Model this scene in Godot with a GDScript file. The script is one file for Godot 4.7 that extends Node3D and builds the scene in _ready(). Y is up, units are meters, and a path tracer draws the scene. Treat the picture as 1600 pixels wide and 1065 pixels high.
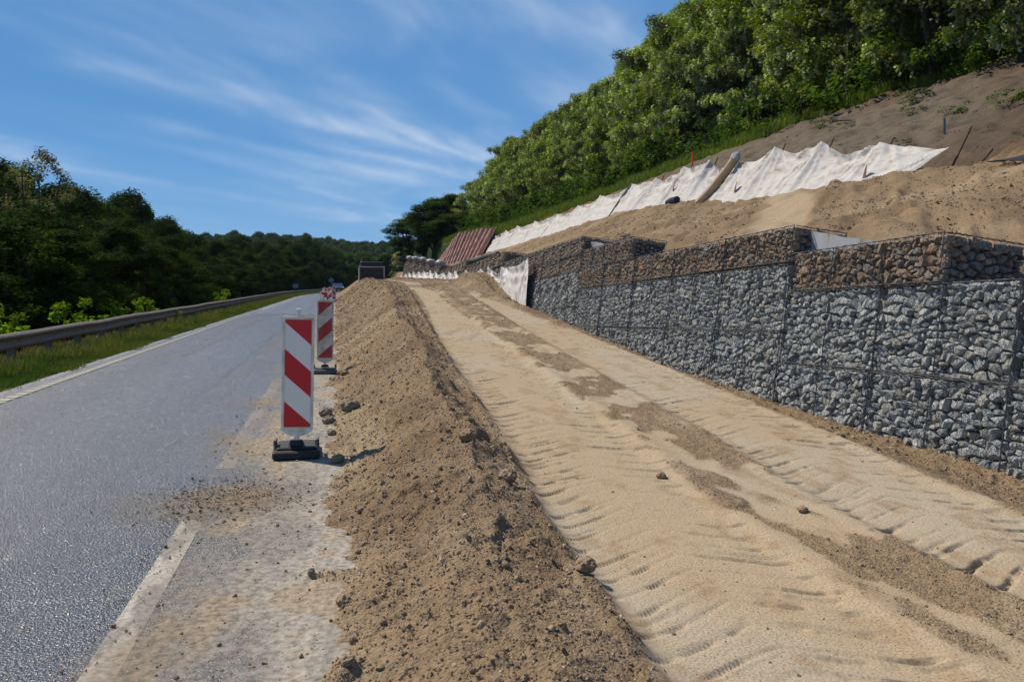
extends Node3D
# A hillside road works: an open lane on the left, a new haul road between an earth bank and a stepped gabion wall, a cut slope above.
# X runs across the road to the right, D along it away from the camera (world z = -D), y is up, metres.

const GRADE := 0.0443      # the old road climbs at this rate
var rng := RandomNumberGenerator.new()
var n1 := FastNoiseLite.new()
var n2 := FastNoiseLite.new()
var n3 := FastNoiseLite.new()
var used := {}
var M := {}

# ------------------------------------------------------------------ shape helpers
class MB:
	var v := PackedVector3Array()
	var n := PackedVector3Array()
	var c := PackedColorArray()
	var uv := PackedVector2Array()
	var ix := PackedInt32Array()
	func tri(a: Vector3, b: Vector3, d: Vector3, col := Color.WHITE) -> void:
		var k := v.size()
		var nn := (b - a).cross(d - a).normalized()
		v.append(a); v.append(d); v.append(b)
		for i in 3:
			n.append(nn); c.append(col)
		ix.append(k); ix.append(k + 1); ix.append(k + 2)
	func quad(a: Vector3, b: Vector3, d: Vector3, e: Vector3, col := Color.WHITE) -> void:
		var k := v.size()
		var nn := (d - a).cross(e - b).normalized()
		v.append(a); v.append(b); v.append(d); v.append(e)
		for i in 4:
			n.append(nn); c.append(col)
		ix.append_array([k, k + 2, k + 1, k, k + 3, k + 2])
	func box(lo: Vector3, hi: Vector3, ch := 0.0, col := Color.WHITE) -> void:
		# a box whose vertical and horizontal edges carry a small chamfer
		if ch <= 0.0:
			var p := []
			for i in 8:
				p.append(Vector3(hi.x if i & 1 else lo.x, hi.y if i & 2 else lo.y, hi.z if i & 4 else lo.z))
			for f in [[0, 2, 3, 1], [4, 5, 7, 6], [0, 4, 6, 2], [1, 3, 7, 5], [0, 1, 5, 4], [2, 6, 7, 3]]:
				quad(p[f[0]], p[f[1]], p[f[2]], p[f[3]], col)
			return
		var rings := []
		for r in [[lo.y, ch], [lo.y + ch, 0.0], [hi.y - ch, 0.0], [hi.y, ch]]:
			var i: float = r[1]
			var y: float = r[0]
			var q := ch
			rings.append([Vector3(lo.x + i + q, y, hi.z - i), Vector3(hi.x - i - q, y, hi.z - i), Vector3(hi.x - i, y, hi.z - i - q), Vector3(hi.x - i, y, lo.z + i + q),
				Vector3(hi.x - i - q, y, lo.z + i), Vector3(lo.x + i + q, y, lo.z + i), Vector3(lo.x + i, y, lo.z + i + q), Vector3(lo.x + i, y, hi.z - i - q)])
		loft(rings, true, true, col)
	func loft(rings: Array, cap0: bool, cap1: bool, col := Color.WHITE) -> void:
		# rings of equal length, counter-clockwise seen from the end they lead to
		for k in rings.size() - 1:
			var a: Array = rings[k]
			var b: Array = rings[k + 1]
			var m := a.size()
			for i in m:
				quad(a[i], a[(i + 1) % m], b[(i + 1) % m], b[i], col)
		if cap0:
			fan(rings[0], true, col)
		if cap1:
			fan(rings[-1], false, col)
	func fan(r: Array, back: bool, col := Color.WHITE) -> void:
		var m := Vector3.ZERO
		for p in r:
			m += p
		m /= r.size()
		for i in r.size():
			if back:
				tri(m, r[(i + 1) % r.size()], r[i], col)
			else:
				tri(m, r[i], r[(i + 1) % r.size()], col)
	func tube(pts: Array, rad: Array, sides: int, col := Color.WHITE, caps := true) -> void:
		var rings := []
		for k in pts.size():
			var d: Vector3 = (pts[mini(k + 1, pts.size() - 1)] - pts[maxi(k - 1, 0)]).normalized()
			var s := d.cross(Vector3.UP if absf(d.y) < 0.95 else Vector3.RIGHT).normalized()
			var t := s.cross(d)
			var ring := []
			for i in sides:
				var a := TAU * i / sides
				ring.append(pts[k] + (s * cos(a) - t * sin(a)) * -rad[k])
			rings.append(ring)
		loft(rings, caps, caps, col)
	func mesh(mat: Material) -> ArrayMesh:
		var a := []
		a.resize(Mesh.ARRAY_MAX)
		a[Mesh.ARRAY_VERTEX] = v
		a[Mesh.ARRAY_NORMAL] = n
		a[Mesh.ARRAY_COLOR] = c
		if uv.size() == v.size():
			a[Mesh.ARRAY_TEX_UV] = uv
		a[Mesh.ARRAY_INDEX] = ix
		var m := ArrayMesh.new()
		m.add_surface_from_arrays(Mesh.PRIMITIVE_TRIANGLES, a)
		m.surface_set_material(0, mat)
		return m

func P(x: float, y: float, d: float) -> Vector3:
	return Vector3(x, y, -d)

func kn(x: float, t: Array) -> float:      # piecewise linear through knots [x, y]
	if x <= t[0][0]:
		return t[0][1]
	for i in range(1, t.size()):
		if x <= t[i][0]:
			return lerpf(t[i - 1][1], t[i][1], (x - t[i - 1][0]) / (t[i][0] - t[i - 1][0]))
	return t[-1][1]

func ss(a: float, b: float, x: float) -> float:
	var t := clampf((x - a) / (b - a), 0.0, 1.0)
	return t * t * (3.0 - 2.0 * t)

func grid(cols: int, rows: int, pts: PackedVector3Array, mat: Material, colors = null, share = null, mat2: Material = null) -> ArrayMesh:
	# smooth sheet: row k, column i at k * cols + i; columns run to +x, rows away from the camera
	var nrm := PackedVector3Array()
	nrm.resize(pts.size())
	for k in rows:
		for i in cols:
			var a := pts[k * cols + mini(i + 1, cols - 1)] - pts[k * cols + maxi(i - 1, 0)]
			var b := pts[mini(k + 1, rows - 1) * cols + i] - pts[maxi(k - 1, 0) * cols + i]
			nrm[k * cols + i] = a.cross(b).normalized()
	# two surfaces where share (0 .. 1 per point) parts them
	var ix := PackedInt32Array()
	var ix2 := PackedInt32Array()
	for k in rows - 1:
		for i in cols - 1:
			var o := k * cols + i
			var six := PackedInt32Array([o, o + cols, o + 1, o + 1, o + cols, o + cols + 1])
			if share != null and share[o] + share[o + cols + 1] > 1.0:
				ix2.append_array(six)
			else:
				ix.append_array(six)
	var m := ArrayMesh.new()
	for q in 2:
		var id: PackedInt32Array = ix if q == 0 else ix2
		if id.size() == 0:
			continue
		var a := []
		a.resize(Mesh.ARRAY_MAX)
		a[Mesh.ARRAY_VERTEX] = pts
		a[Mesh.ARRAY_NORMAL] = nrm
		if colors != null:
			a[Mesh.ARRAY_COLOR] = colors
		a[Mesh.ARRAY_INDEX] = id
		m.add_surface_from_arrays(Mesh.PRIMITIVE_TRIANGLES, a)
		m.surface_set_material(m.get_surface_count() - 1, mat if q == 0 else mat2)
	return m

# ------------------------------------------------------------------ naming helpers
func numbered(called: String) -> String:
	if not used.has(called):
		used[called] = 0
		return called
	used[called] += 1
	return "%s_%03d" % [called, used[called]]

func thing(called: String, label: String, category: String, at := Vector3.ZERO, group := "") -> Node3D:
	var o := Node3D.new()
	o.name = numbered(called)
	add_child(o)
	o.position = at
	tag(o, label, category, group)
	return o

func tag(o: Node, label: String, category: String, group := "") -> void:
	o.set_meta("label", label)
	o.set_meta("category", category)
	if group:
		o.set_meta("group", group)

func part(called: String, mesh: Mesh, parent: Node, at := Transform3D.IDENTITY, mat: Material = null) -> MeshInstance3D:
	var o := MeshInstance3D.new()
	o.name = numbered(called) if parent == self else called
	o.mesh = mesh
	o.transform = at
	if mat:
		o.set_surface_override_material(0, mat)
	parent.add_child(o, true)
	return o

func struct(called: String, mesh: Mesh) -> MeshInstance3D:
	var o := part(called, mesh, self)
	o.set_meta("kind", "structure")
	return o

func stuff(called: String, mesh: Mesh, places: Array, colors = null, parent: Node = null, label := "", category := "") -> MultiMeshInstance3D:
	var mm := MultiMesh.new()
	mm.transform_format = MultiMesh.TRANSFORM_3D
	mm.use_colors = colors != null
	mm.mesh = mesh
	mm.instance_count = places.size()
	for i in places.size():
		mm.set_instance_transform(i, places[i])
		if colors != null:
			mm.set_instance_color(i, colors[i])
	var o := MultiMeshInstance3D.new()
	o.multimesh = mm
	o.name = numbered(called) if parent == null else called
	(self if parent == null else parent).add_child(o, true)
	o.set_meta("kind", "stuff")
	if label:
		tag(o, label, category)
	return o

func ordinal(i: int) -> String:
	return ["first", "second", "third", "fourth", "fifth", "sixth", "seventh", "eighth", "ninth", "tenth", "eleventh", "twelfth"][i] if i < 12 else "%dth" % (i + 1)

# ------------------------------------------------------------------ materials
func noise_tex(freq: float, seed_: int, ramp: Array, size := 512, kind := FastNoiseLite.TYPE_SIMPLEX_SMOOTH, octaves := 5, as_normal := 0.0) -> NoiseTexture2D:
	var f := FastNoiseLite.new()
	f.noise_type = kind
	f.frequency = freq
	f.seed = seed_
	f.fractal_type = FastNoiseLite.FRACTAL_FBM
	f.fractal_octaves = octaves
	if kind == FastNoiseLite.TYPE_CELLULAR:
		f.cellular_return_type = FastNoiseLite.RETURN_DISTANCE
	var t := NoiseTexture2D.new()
	t.width = size
	t.height = size
	t.seamless = true
	t.noise = f
	if as_normal > 0.0:
		t.as_normal_map = true
		t.bump_strength = as_normal
	elif ramp.size():
		var g := Gradient.new()
		var offs := PackedFloat32Array()
		var cols := PackedColorArray()
		for r in ramp:
			offs.append(r[0]); cols.append(r[1])
		g.offsets = offs
		g.colors = cols
		t.color_ramp = g
	return t

func mat(col: Color, rough := 0.9, opts := {}) -> StandardMaterial3D:
	# col holds the real-world (linear) base colour
	var m := StandardMaterial3D.new()
	m.albedo_color = col.linear_to_srgb()
	m.roughness = rough
	if opts.has("vc"):
		m.vertex_color_use_as_albedo = true
	if opts.has("spec"):
		m.metallic_specular = opts.spec
	if opts.has("metal"):
		m.metallic = opts.metal
	if opts.has("tex"):
		m.albedo_texture = opts.tex
	if opts.has("bump"):
		m.heightmap_enabled = true
		m.heightmap_texture = opts.bump
		m.heightmap_scale = opts.get("bump_cm", 1.0)
	if opts.has("normal"):
		m.normal_enabled = true
		m.normal_texture = opts.normal
		m.normal_scale = opts.get("nscale", 1.0)
	if opts.has("rough_tex"):
		m.roughness_texture = opts.rough_tex
	if opts.has("tri"):
		m.uv1_triplanar = true
		m.uv1_world_triplanar = opts.get("world", true)
		m.uv1_scale = opts.tri if opts.tri is Vector3 else Vector3.ONE * opts.tri
	if opts.has("back"):
		m.backlight_enabled = true
		m.backlight = opts.back
	if opts.has("twosided"):
		m.cull_mode = BaseMaterial3D.CULL_DISABLED
	return m

func g(v: float) -> Color:
	return Color(v, v, v)

func make_materials() -> void:
	var grain := noise_tex(0.02, 3, [[0.0, g(0.62)], [0.5, g(0.86)], [1.0, g(1.0)]], 512, FastNoiseLite.TYPE_SIMPLEX_SMOOTH, 6)
	var grit := noise_tex(0.035, 8, [[0.0, g(0.0)], [1.0, g(1.0)]], 512, FastNoiseLite.TYPE_SIMPLEX_SMOOTH, 6)
	var speck := noise_tex(0.15, 21, [[0.0, g(0.4)], [0.45, g(0.6)], [0.62, g(0.75)], [0.8, g(1.0)]], 1024, FastNoiseLite.TYPE_SIMPLEX, 3)
	var chip := noise_tex(0.09, 5, [], 1024, FastNoiseLite.TYPE_CELLULAR, 2, 9.0)
	var chip_rough := noise_tex(0.09, 15, [[0.2, g(0.42)], [0.5, g(0.55)], [0.8, g(0.72)]], 1024, FastNoiseLite.TYPE_SIMPLEX, 2)
	M.soil = mat(g(1.15), 0.96, {"vc": 1, "tex": grain, "bump": grit, "bump_cm": 1.1, "tri": 3.1, "spec": 0.2})
	var fine := noise_tex(0.05, 14, [[0.0, g(0.6)], [0.4, g(0.86)], [0.6, g(0.95)], [1.0, g(1.0)]], 1024, FastNoiseLite.TYPE_SIMPLEX_SMOOTH, 6)
	M.packed = mat(g(1.06), 0.92, {"vc": 1, "tex": fine, "bump": grit, "bump_cm": 0.25, "tri": 1.3, "spec": 0.2})
	var smudge := noise_tex(0.006, 61, [[0.0, Color(0.86, 0.82, 0.76)], [0.45, Color(0.95, 0.93, 0.9)], [0.6, Color(1, 1, 1)], [1.0, Color(1, 1, 1)]])
	M.clod = mat(Color(0.36, 0.262, 0.168), 0.96, {"tex": grain, "bump": grit, "bump_cm": 0.5, "tri": 5.0, "vc": 1, "spec": 0.25})
	M.road = mat(g(1.0), 0.62, {"vc": 1, "tex": speck, "normal": chip, "nscale": 0.8, "rough_tex": chip_rough, "tri": 0.85, "spec": 0.6})
	M.dust = mat(g(1.1), 0.95, {"vc": 1, "tex": grain, "tri": 1.7, "spec": 0.2, "bump": grit, "bump_cm": 0.5})
	M.dust.transparency = BaseMaterial3D.TRANSPARENCY_ALPHA
	M.chip = mat(Color(0.36, 0.38, 0.43), 0.34, {"vc": 1, "spec": 0.6})
	M.paint = mat(Color(0.42, 0.38, 0.31), 0.8, {"tex": grain, "tri": 3.0})
	M.ground = mat(g(1.1), 0.95, {"vc": 1, "tex": grain, "bump": grit, "bump_cm": 3.0, "tri": 0.7, "spec": 0.2})
	var greys := [Color(0.185, 0.2, 0.205), Color(0.145, 0.158, 0.165), Color(0.225, 0.24, 0.238), Color(0.19, 0.188, 0.17), Color(0.255, 0.265, 0.26), Color(0.16, 0.17, 0.16)]
	var browns := [Color(0.17, 0.125, 0.088), Color(0.13, 0.115, 0.1), Color(0.2, 0.135, 0.08), Color(0.15, 0.14, 0.125), Color(0.225, 0.17, 0.115), Color(0.11, 0.09, 0.075)]
	var rockt := noise_tex(0.03, 31, [[0.0, g(0.5)], [0.5, g(0.82)], [1.0, g(1.0)]], 512, FastNoiseLite.TYPE_SIMPLEX_SMOOTH, 5)
	M.grey = []
	M.brown = []
	for k in 6:
		M.grey.append(mat(greys[k] * 2.5, 0.88, {"tex": rockt, "bump": grit, "bump_cm": 1.2, "tri": 3.5 + 0.3 * k, "world": true}))
		M.brown.append(mat(browns[k] * 2.3, 0.9, {"tex": rockt, "bump": grit, "bump_cm": 1.2, "tri": 3.5 + 0.3 * k, "world": true}))
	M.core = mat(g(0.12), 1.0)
	M.grey_vc = mat(g(2.4), 0.88, {"vc": 1, "tex": rockt, "bump": grit, "bump_cm": 1.2, "tri": 3.5})
	M.greys = greys
	M.browns = browns
	M.wire = mat(Color(0.07, 0.07, 0.075), 0.6)
	var stain := noise_tex(0.012, 44, [[0.0, Color(0.68, 0.57, 0.45)], [0.24, Color(0.88, 0.83, 0.77)], [0.34, Color(0.97, 0.96, 0.95)], [1.0, Color(1, 1, 1)]], 512, FastNoiseLite.TYPE_SIMPLEX_SMOOTH, 5)
	M.cloth = mat(Color(0.44, 0.43, 0.415), 0.85, {"tex": stain, "tri": Vector3(0.5, 1.0, 0.3), "bump": grit, "bump_cm": 0.8, "twosided": 1, "back": Color(0.25, 0.25, 0.25)})
	M.cloth_clean = mat(Color(0.56, 0.56, 0.565), 0.8, {"tex": stain, "tri": Vector3(0.3, 0.25, 0.3), "bump": grit, "bump_cm": 0.8, "twosided": 1, "back": Color(0.25, 0.25, 0.25)})
	M.membrane = mat(Color(0.34, 0.36, 0.4), 0.5, {"tex": noise_tex(0.01, 9, [[0.0, Color(0.75, 0.62, 0.45)], [0.4, Color(0.95, 0.93, 0.9)], [1.0, Color(1, 1, 1)]]), "tri": Vector3(0.9, 0.25, 0.9), "twosided": 1})
	var rust := noise_tex(0.016, 71, [[0.0, Color(0.55, 0.24, 0.14)], [0.47, Color(0.4, 0.15, 0.08)], [0.55, Color(0.55, 0.32, 0.25)], [0.62, Color(0.85, 0.76, 0.74)], [1.0, Color(0.95, 0.9, 0.9)]], 512, FastNoiseLite.TYPE_SIMPLEX_SMOOTH, 5)
	M.pile = mat(Color(0.9, 0.85, 0.83), 0.85, {"tex": rust, "tri": Vector3(0.5, 0.16, 0.35), "bump": grit, "bump_cm": 0.6, "vc": 1})
	M.rust = mat(Color(0.11, 0.05, 0.03), 0.9, {"bump": grit, "bump_cm": 0.3, "tri": 4.0})
	M.wood = mat(Color(0.36, 0.25, 0.15), 0.85, {"tex": stain, "tri": Vector3(2, 1, 2), "bump": grit, "bump_cm": 0.5})
	M.bark = mat(Color(0.05, 0.042, 0.034), 0.95, {"bump": grit, "bump_cm": 3.0, "tri": 1.5})
	M.leaf = mat(g(1.0), 0.85, {"vc": 1, "back": Color(0.78, 0.88, 0.32), "twosided": 1, "spec": 0.12})
	M.grass = mat(g(1.0), 0.7, {"vc": 1, "back": Color(0.6, 0.7, 0.3), "twosided": 1, "spec": 0.12})
	M.rail = mat(Color(0.28, 0.24, 0.19), 0.62, {"spec": 0.3, "tex": grain, "tri": Vector3(2, 3, 0.6)})
	M.steel = mat(Color(0.2, 0.2, 0.2), 0.6, {"metal": 0.4, "tex": grain, "tri": 3.0})
	M.white = mat(Color(0.84, 0.77, 0.66), 0.45, {"tex": smudge, "tri": 1.3})
	M.sheet_white = mat(Color(0.92, 0.83, 0.7), 0.35)
	M.sheet_dirty = mat(Color(0.6, 0.52, 0.42), 0.6, {"tex": smudge, "tri": 1.6})
	M.red = mat(Color(0.62, 0.012, 0.014), 0.4)
	M.red_dirty = mat(Color(0.4, 0.035, 0.033), 0.6, {"tex": smudge, "tri": 1.6})
	M.tan = mat(Color(0.42, 0.33, 0.2), 0.7, {"tex": stain, "tri": 4.0})
	M.rubber = mat(Color(0.028, 0.028, 0.03), 0.75, {"bump": grit, "bump_cm": 0.3, "tri": 5.0, "tex": grain})
	M.rubber_dusty = mat(Color(0.11, 0.1, 0.09), 0.85, {"bump": grit, "bump_cm": 0.3, "tri": 5.0})
	M.black = mat(Color(0.012, 0.012, 0.014), 0.5)
	M.glass_dark = mat(Color(0.02, 0.028, 0.035), 0.08, {"spec": 0.7})
	M.car_paint = mat(Color(0.035, 0.045, 0.06), 0.25, {"spec": 0.6})
	M.lamp = mat(Color(0.75, 0.77, 0.8), 0.15)
	M.amber = mat(Color(0.5, 0.16, 0.02), 0.3)
	M.truck = mat(Color(0.055, 0.045, 0.042), 0.75, {"tex": grain, "tri": 2.0})
	M.truck_edge = mat(Color(0.4, 0.36, 0.33), 0.6, {"tex": stain, "tri": 3.0})
	M.sign_back = mat(Color(0.17, 0.2, 0.24), 0.5, {"metal": 0.3})
	M.blue = mat(Color(0.02, 0.04, 0.09), 0.5)
	M.rock = mat(Color(0.33, 0.27, 0.19), 0.92, {"tex": rockt, "bump": grit, "bump_cm": 1.5, "tri": 3.0})
	M.geogrid = mat(Color(0.03, 0.037, 0.055), 0.8, {"spec": 0.2})

# ------------------------------------------------------------------ lie of the land
const T_ := [[-10, -0.8], [0, 0.02], [3, 0.22], [4.6, 0.3], [6.5, 0.46], [12, 0.94], [20, 1.65], [30, 2.55], [52, 3.85], [78, 5.2], [112, 6.7]]
const B_ := [[-10, -1.0], [0, -0.4], [6.35, -0.1], [9.4, 0.08], [14.2, 0.44], [19.3, 1.0], [25.8, 1.72], [30, 2.35], [38, 3.2], [52, 3.95], [78, 5.3], [112, 6.7]]
const CX := [[-10, 0.5], [2, 0.58], [3.8, 0.74], [7.1, 0.92], [13.6, 1.15], [28.7, 1.6], [50, 2.0], [80, 2.3], [112, 2.6]]
const CH := [[-10, -0.5], [0, 0.28], [2, 0.35], [3.8, 0.49], [7.1, 0.82], [13.6, 1.38], [28.7, 2.72], [50, 4.0], [78, 5.35], [112, 6.8]]
const TL := [[-10, 0.7], [0, 0.95], [2.67, 1.12], [4.6, 1.2], [6.5, 1.35], [12, 1.6], [30, 2.6], [45, 3.1], [60, 3.2], [112, 3.4]]
const G_ := [[-10, 1.2], [5, 1.75], [7.4, 1.9], [8.8, 2.3], [10.3, 2.7], [15, 2.95], [22, 3.65], [30, 3.8], [45, 4.3], [60, 5.2], [80, 6.2], [95, 6.9], [135, 9.5]]
const FB := [[-10, 3.0], [5, 3.5], [10, 3.9], [11.7, 4.05], [13.2, 4.3], [15, 4.5], [19, 4.62], [21, 4.78], [25, 5.35], [31, 5.8], [38.5, 5.95], [53, 6.25], [62, 6.3], [75, 6.5], [95, 7.0], [135, 10.0]]
const FT := [[-10, 3.9], [5, 4.4], [12, 4.7], [14.5, 4.7], [16.6, 5.15], [18.9, 5.65], [21.2, 6.15], [23.3, 6.2], [25.4, 6.55], [28, 6.75], [32, 7.0], [41, 7.3], [48, 7.5], [65, 8.3], [83, 9.8], [100, 11.0], [135, 13.0]]

func road_y(d: float) -> float:
	return GRADE * d

func bend(d: float) -> float:
	return (d - 80.0) * (d - 80.0) / 800.0 if d > 80.0 else 0.0

var site_info := [0.0, 0.0]      # loose share and damp share of the last site_h() point

func site_h(x: float, d: float, fine: bool) -> float:
	var r := road_y(d)
	var t := kn(d, T_)
	var cx := kn(d, CX) + 0.2 * n1.get_noise_2d(d * 14.0, 50.0)
	var ch := kn(d, CH) + 0.13 * n1.get_noise_2d(d * 17.0, 90.0)
	var foot := -0.1 + 0.16 * n1.get_noise_2d(d * 22.0, 7.0) + 0.08 * n1.get_noise_2d(d * 70.0, 17.0)
	var tl := kn(d, TL)
	var c1 := tl + 0.55
	var c2 := c1 + 1.82
	var h := 0.0
	var loose := 1.0
	if x < cx:
		var k := (x - foot) / (cx - foot)
		if k < 0.0:
			h = r - 0.03 + k * 0.12
		else:
			# slumped lobes of earth run down the road side
			var lobe := n1.get_noise_2d(d * 30.0 + x * 12.0, 240.0)
			h = lerpf(r - 0.02, ch, clampf(k * (0.75 + 0.3 * lobe) + (0.25 - 0.3 * lobe) * k * k, 0.0, 1.1)) - 0.05 * ss(0.8, 1.0, k) * (1.0 - ss(1.0, 1.2, k))
	else:
		var k := ss(cx - 0.12, cx + 0.42, x)
		h = lerpf(ch - 0.05, t + 0.04 + 0.05 * n1.get_noise_2d(x * 50.0, d * 40.0), k)
		loose = 1.0 - 0.35 * k * ss(0.0, 0.35, n1.get_noise_2d(x * 60.0, d * 35.0 + 77.0))
		var edge_off := 0.2 * ss(13.0, 24.0, d)
		loose *= 1.0 - ss(tl - 0.08 + edge_off, tl + 0.02 + edge_off, x + 0.05 * n2.get_noise_2d(x * 60.0, d * 60.0))
	if x > tl - 0.1:
		var b := kn(d, B_)
		var across := ss(c2 + 0.4, 5.6, x)
		var flat := lerpf(t, b, across)
		flat += 0.15 * ss(4.6, 5.5, x + 0.25 * n1.get_noise_2d(d * 16.0, 33.0))
		flat += 0.55 * exp(-pow((d - 33.0) / 3.2, 2.0)) * ss(3.9, 5.3, x)
		h = lerpf(h, flat, ss(tl - 0.1, tl + 0.05, x))
		var patch := n1.get_noise_2d(x * 48.0, d * 26.0 + 300.0) + 0.5 * n2.get_noise_2d(x * 140.0, d * 60.0)
		var u1 := absf(x - c1)
		var u2 := absf(x - c2)
		var slim := 0.2 * ss(13.0, 24.0, d)
		var on := maxf(1.0 - ss(0.5 - slim, 0.6 - slim, u1), 1.0 - ss(0.5 - slim, 0.62 - slim, u2))
		var lp := ss(-0.12, 0.12, patch + 0.1 * ss(5.0, 9.0, d) + 0.3 * ss(12.0, 20.0, d)) * (1.0 - on) * 0.9
		lp = maxf(lp, 0.9 * ss(0.1, 0.3, exp(-pow((d - 33.0) / 3.4, 2.0)) * ss(3.7, 4.6, x)))
		lp = maxf(lp, ss(4.55, 4.8, x + 0.3 * n1.get_noise_2d(d * 16.0, 33.0)))
		lp = maxf(lp, ss(c2 + 0.5, c2 + 1.0, x) * ss(-0.25, 0.2, patch) * 0.9)
		loose = maxf(loose, lp) if x < tl + 0.02 else lp
		# wheel ruts with the bite of lugged tyres, apex away from the camera
		if fine and d < 60.0:
			for q in 2:
				var c: float = c1 if q == 0 else c2
				var u := x - c
				var au := absf(u)
				if au < 0.75:
					var rut := 1.0 - ss(0.42, 0.6, au)
					h -= 0.03 * rut - 0.014 * exp(-pow((au - 0.62) / 0.08, 2.0))
					# two passes, each lug bitten to a different depth and length
					for pass_ in 2:
						var v := (d + (0.5 if u > 0.0 else 0.62) * au + 0.115 * pass_ + 0.05 * n2.get_noise_2d(x * 40.0, d * 40.0)) / (0.21 if pass_ == 0 else 0.3)
						var lug := floorf(v)
						var r1 := sin(lug * 12.9898 + q * 3.1 + pass_ * 7.7 + (1.7 if u > 0.0 else 0.0)) * 43758.5453
						r1 -= floorf(r1)
						var r2 := sin(lug * 78.233 + q * 5.3 + pass_ * 1.3 + (2.9 if u > 0.0 else 0.0)) * 24634.6345
						r2 -= floorf(r2)
						var worn := (0.35 + 0.65 * ss(0.0, 0.5, r1)) * (1.0 if pass_ == 0 else 0.4) * (0.45 + 0.55 * ss(-0.3, 0.25, n1.get_noise_2d(x * 38.0 + 700.0 * q, d * 20.0)))
						var reach := ss(0.05 + 0.3 * r2, 0.12 + 0.32 * r2, au) * (1.0 - ss(0.42 + 0.16 * r1, 0.5 + 0.16 * r1, au))
						var broken := ss(-0.35, 0.05, n2.get_noise_2d(x * 260.0, d * 260.0))
						var p := v - lug
						var cut := ss(0.74, 0.92, p) if p < 0.925 else 1.0 - ss(0.925, 1.0, p)
						h -= 0.05 * cut * worn * (0.22 * (1.0 - ss(0.5, 0.6, au)) + 0.78 * reach * broken)
			# a second, older tread beside the berm
			var u3 := x - (c2 + 0.95)
			if absf(u3) < 0.3:
				var v3 := (d - 0.5 * u3) / 0.16
				h -= 0.022 * pow(v3 - floorf(v3), 3.0) * (1.0 - ss(0.22, 0.3, absf(u3))) * ss(-0.2, 0.3, n1.get_noise_2d(d * 12.0, 500.0))
	# lumps
	var lum := n1.get_noise_2d(x * 110.0, d * 110.0)
	h += lum * (0.005 + 0.04 * loose * (1.0 if x < tl or x > 5.0 else 0.5)) * (1.0 if d < 40.0 else 1.6)
	if fine:
		var rel := loose * (1.0 if x < tl or x > 5.0 else 0.6)
		h += n2.get_noise_2d(x * 420.0, d * 420.0) * (0.0015 + 0.014 * rel)
		h += absf(n3.get_noise_2d(x * 1100.0, d * 1100.0)) * (0.0008 + 0.016 * rel)
		h += 0.03 * rel * ss(0.4, 0.7, n2.get_noise_2d(x * 190.0 + 90.0, d * 190.0))
		# the torn, cloddy lip along the crest
		h += 0.07 * ss(0.05, 0.45, n2.get_noise_2d(x * 260.0, d * 200.0)) * exp(-pow((x - cx - 0.12) / 0.14, 2.0)) * ss(-0.1, 0.3, n1.get_noise_2d(d * 22.0, 610.0))
	site_info[0] = loose
	site_info[1] = n1.get_noise_2d(x * 25.0, d * 12.0 + 900.0)
	return h

func hill_h(x: float, d: float) -> float:
	var h := 0.0
	var gb := kn(d, G_)
	var fb := kn(d, FB)
	var ft := kn(d, FT)
	if x < 11.25:
		var k := clampf((x - 7.1) / 4.15, 0.0, 1.0)
		if x < 7.1:
			gb -= (7.1 - x) * 1.6
		h = lerpf(gb, fb, k * 0.8 + 0.2 * ss(0.0, 1.0, k)) + 0.16 * sin(k * PI) * (n1.get_noise_2d(d * 5.0, x * 4.0 + 40.0) + 0.2)
	elif x < 12.35:
		h = lerpf(fb, ft - 0.05, ss(11.5, 12.3, x))
	else:
		h = ft - 0.05 + 0.43 * (x - 12.35) if x < 46.0 else ft - 0.05 + 0.43 * 33.65 + 0.1 * (x - 46.0)
	if x < 11.4:
		h -= 6.0 * ss(104.0, 114.0, d)
	if d > 13.0 and d < 97.0:
		h -= 0.3 * ss(11.25, 11.5, x) * ss(12.75, 12.35, x)
	h += (0.14 * n1.get_noise_2d(x * 30.0, d * 30.0) + 0.05 * n2.get_noise_2d(x * 60.0 + 20.0, d * 60.0)) * (1.0 - 0.7 * ss(10.6, 11.2, x) * ss(12.9, 12.3, x))
	return h

func left_h(x: float, d: float) -> float:      # the verge and the drop beyond the guardrail; x is measured from the bent road
	var r := road_y(d)
	var dx := -4.1 - x
	var h := r - 0.02 - 0.05 * clampf(dx, 0.0, 1.6)
	if dx > 2.3:
		h -= 2.2 * ss(2.3, 8.0, dx) + 0.03 * maxf(0.0, dx - 8.0)
	return h + 0.05 * n1.get_noise_2d(x * 60.0, d * 60.0) * ss(0.1, 0.7, dx)

func far_h(x: float, z: float) -> float:
	var d := -z
	var h := -4.0 + clampf(d, -60.0, 260.0) * 0.05
	if d > 230.0:
		var ridge := 33.0 + 7.0 * sin(x * 0.006 + 1.0) + 10.0 * ss(60.0, -500.0, x) + 6.0 * n1.get_noise_2d(x * 0.6, d * 0.4)
		h += ridge * ss(230.0, 620.0, d) * (1.0 - 0.12 * exp(-pow((x - 60.0) / 60.0, 2.0)))
	h += 40.0 * ss(90.0, 420.0, x) * ss(-200.0, 100.0, d)
	h += 14.0 * ss(-120.0, -420.0, x)
	return h

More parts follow.
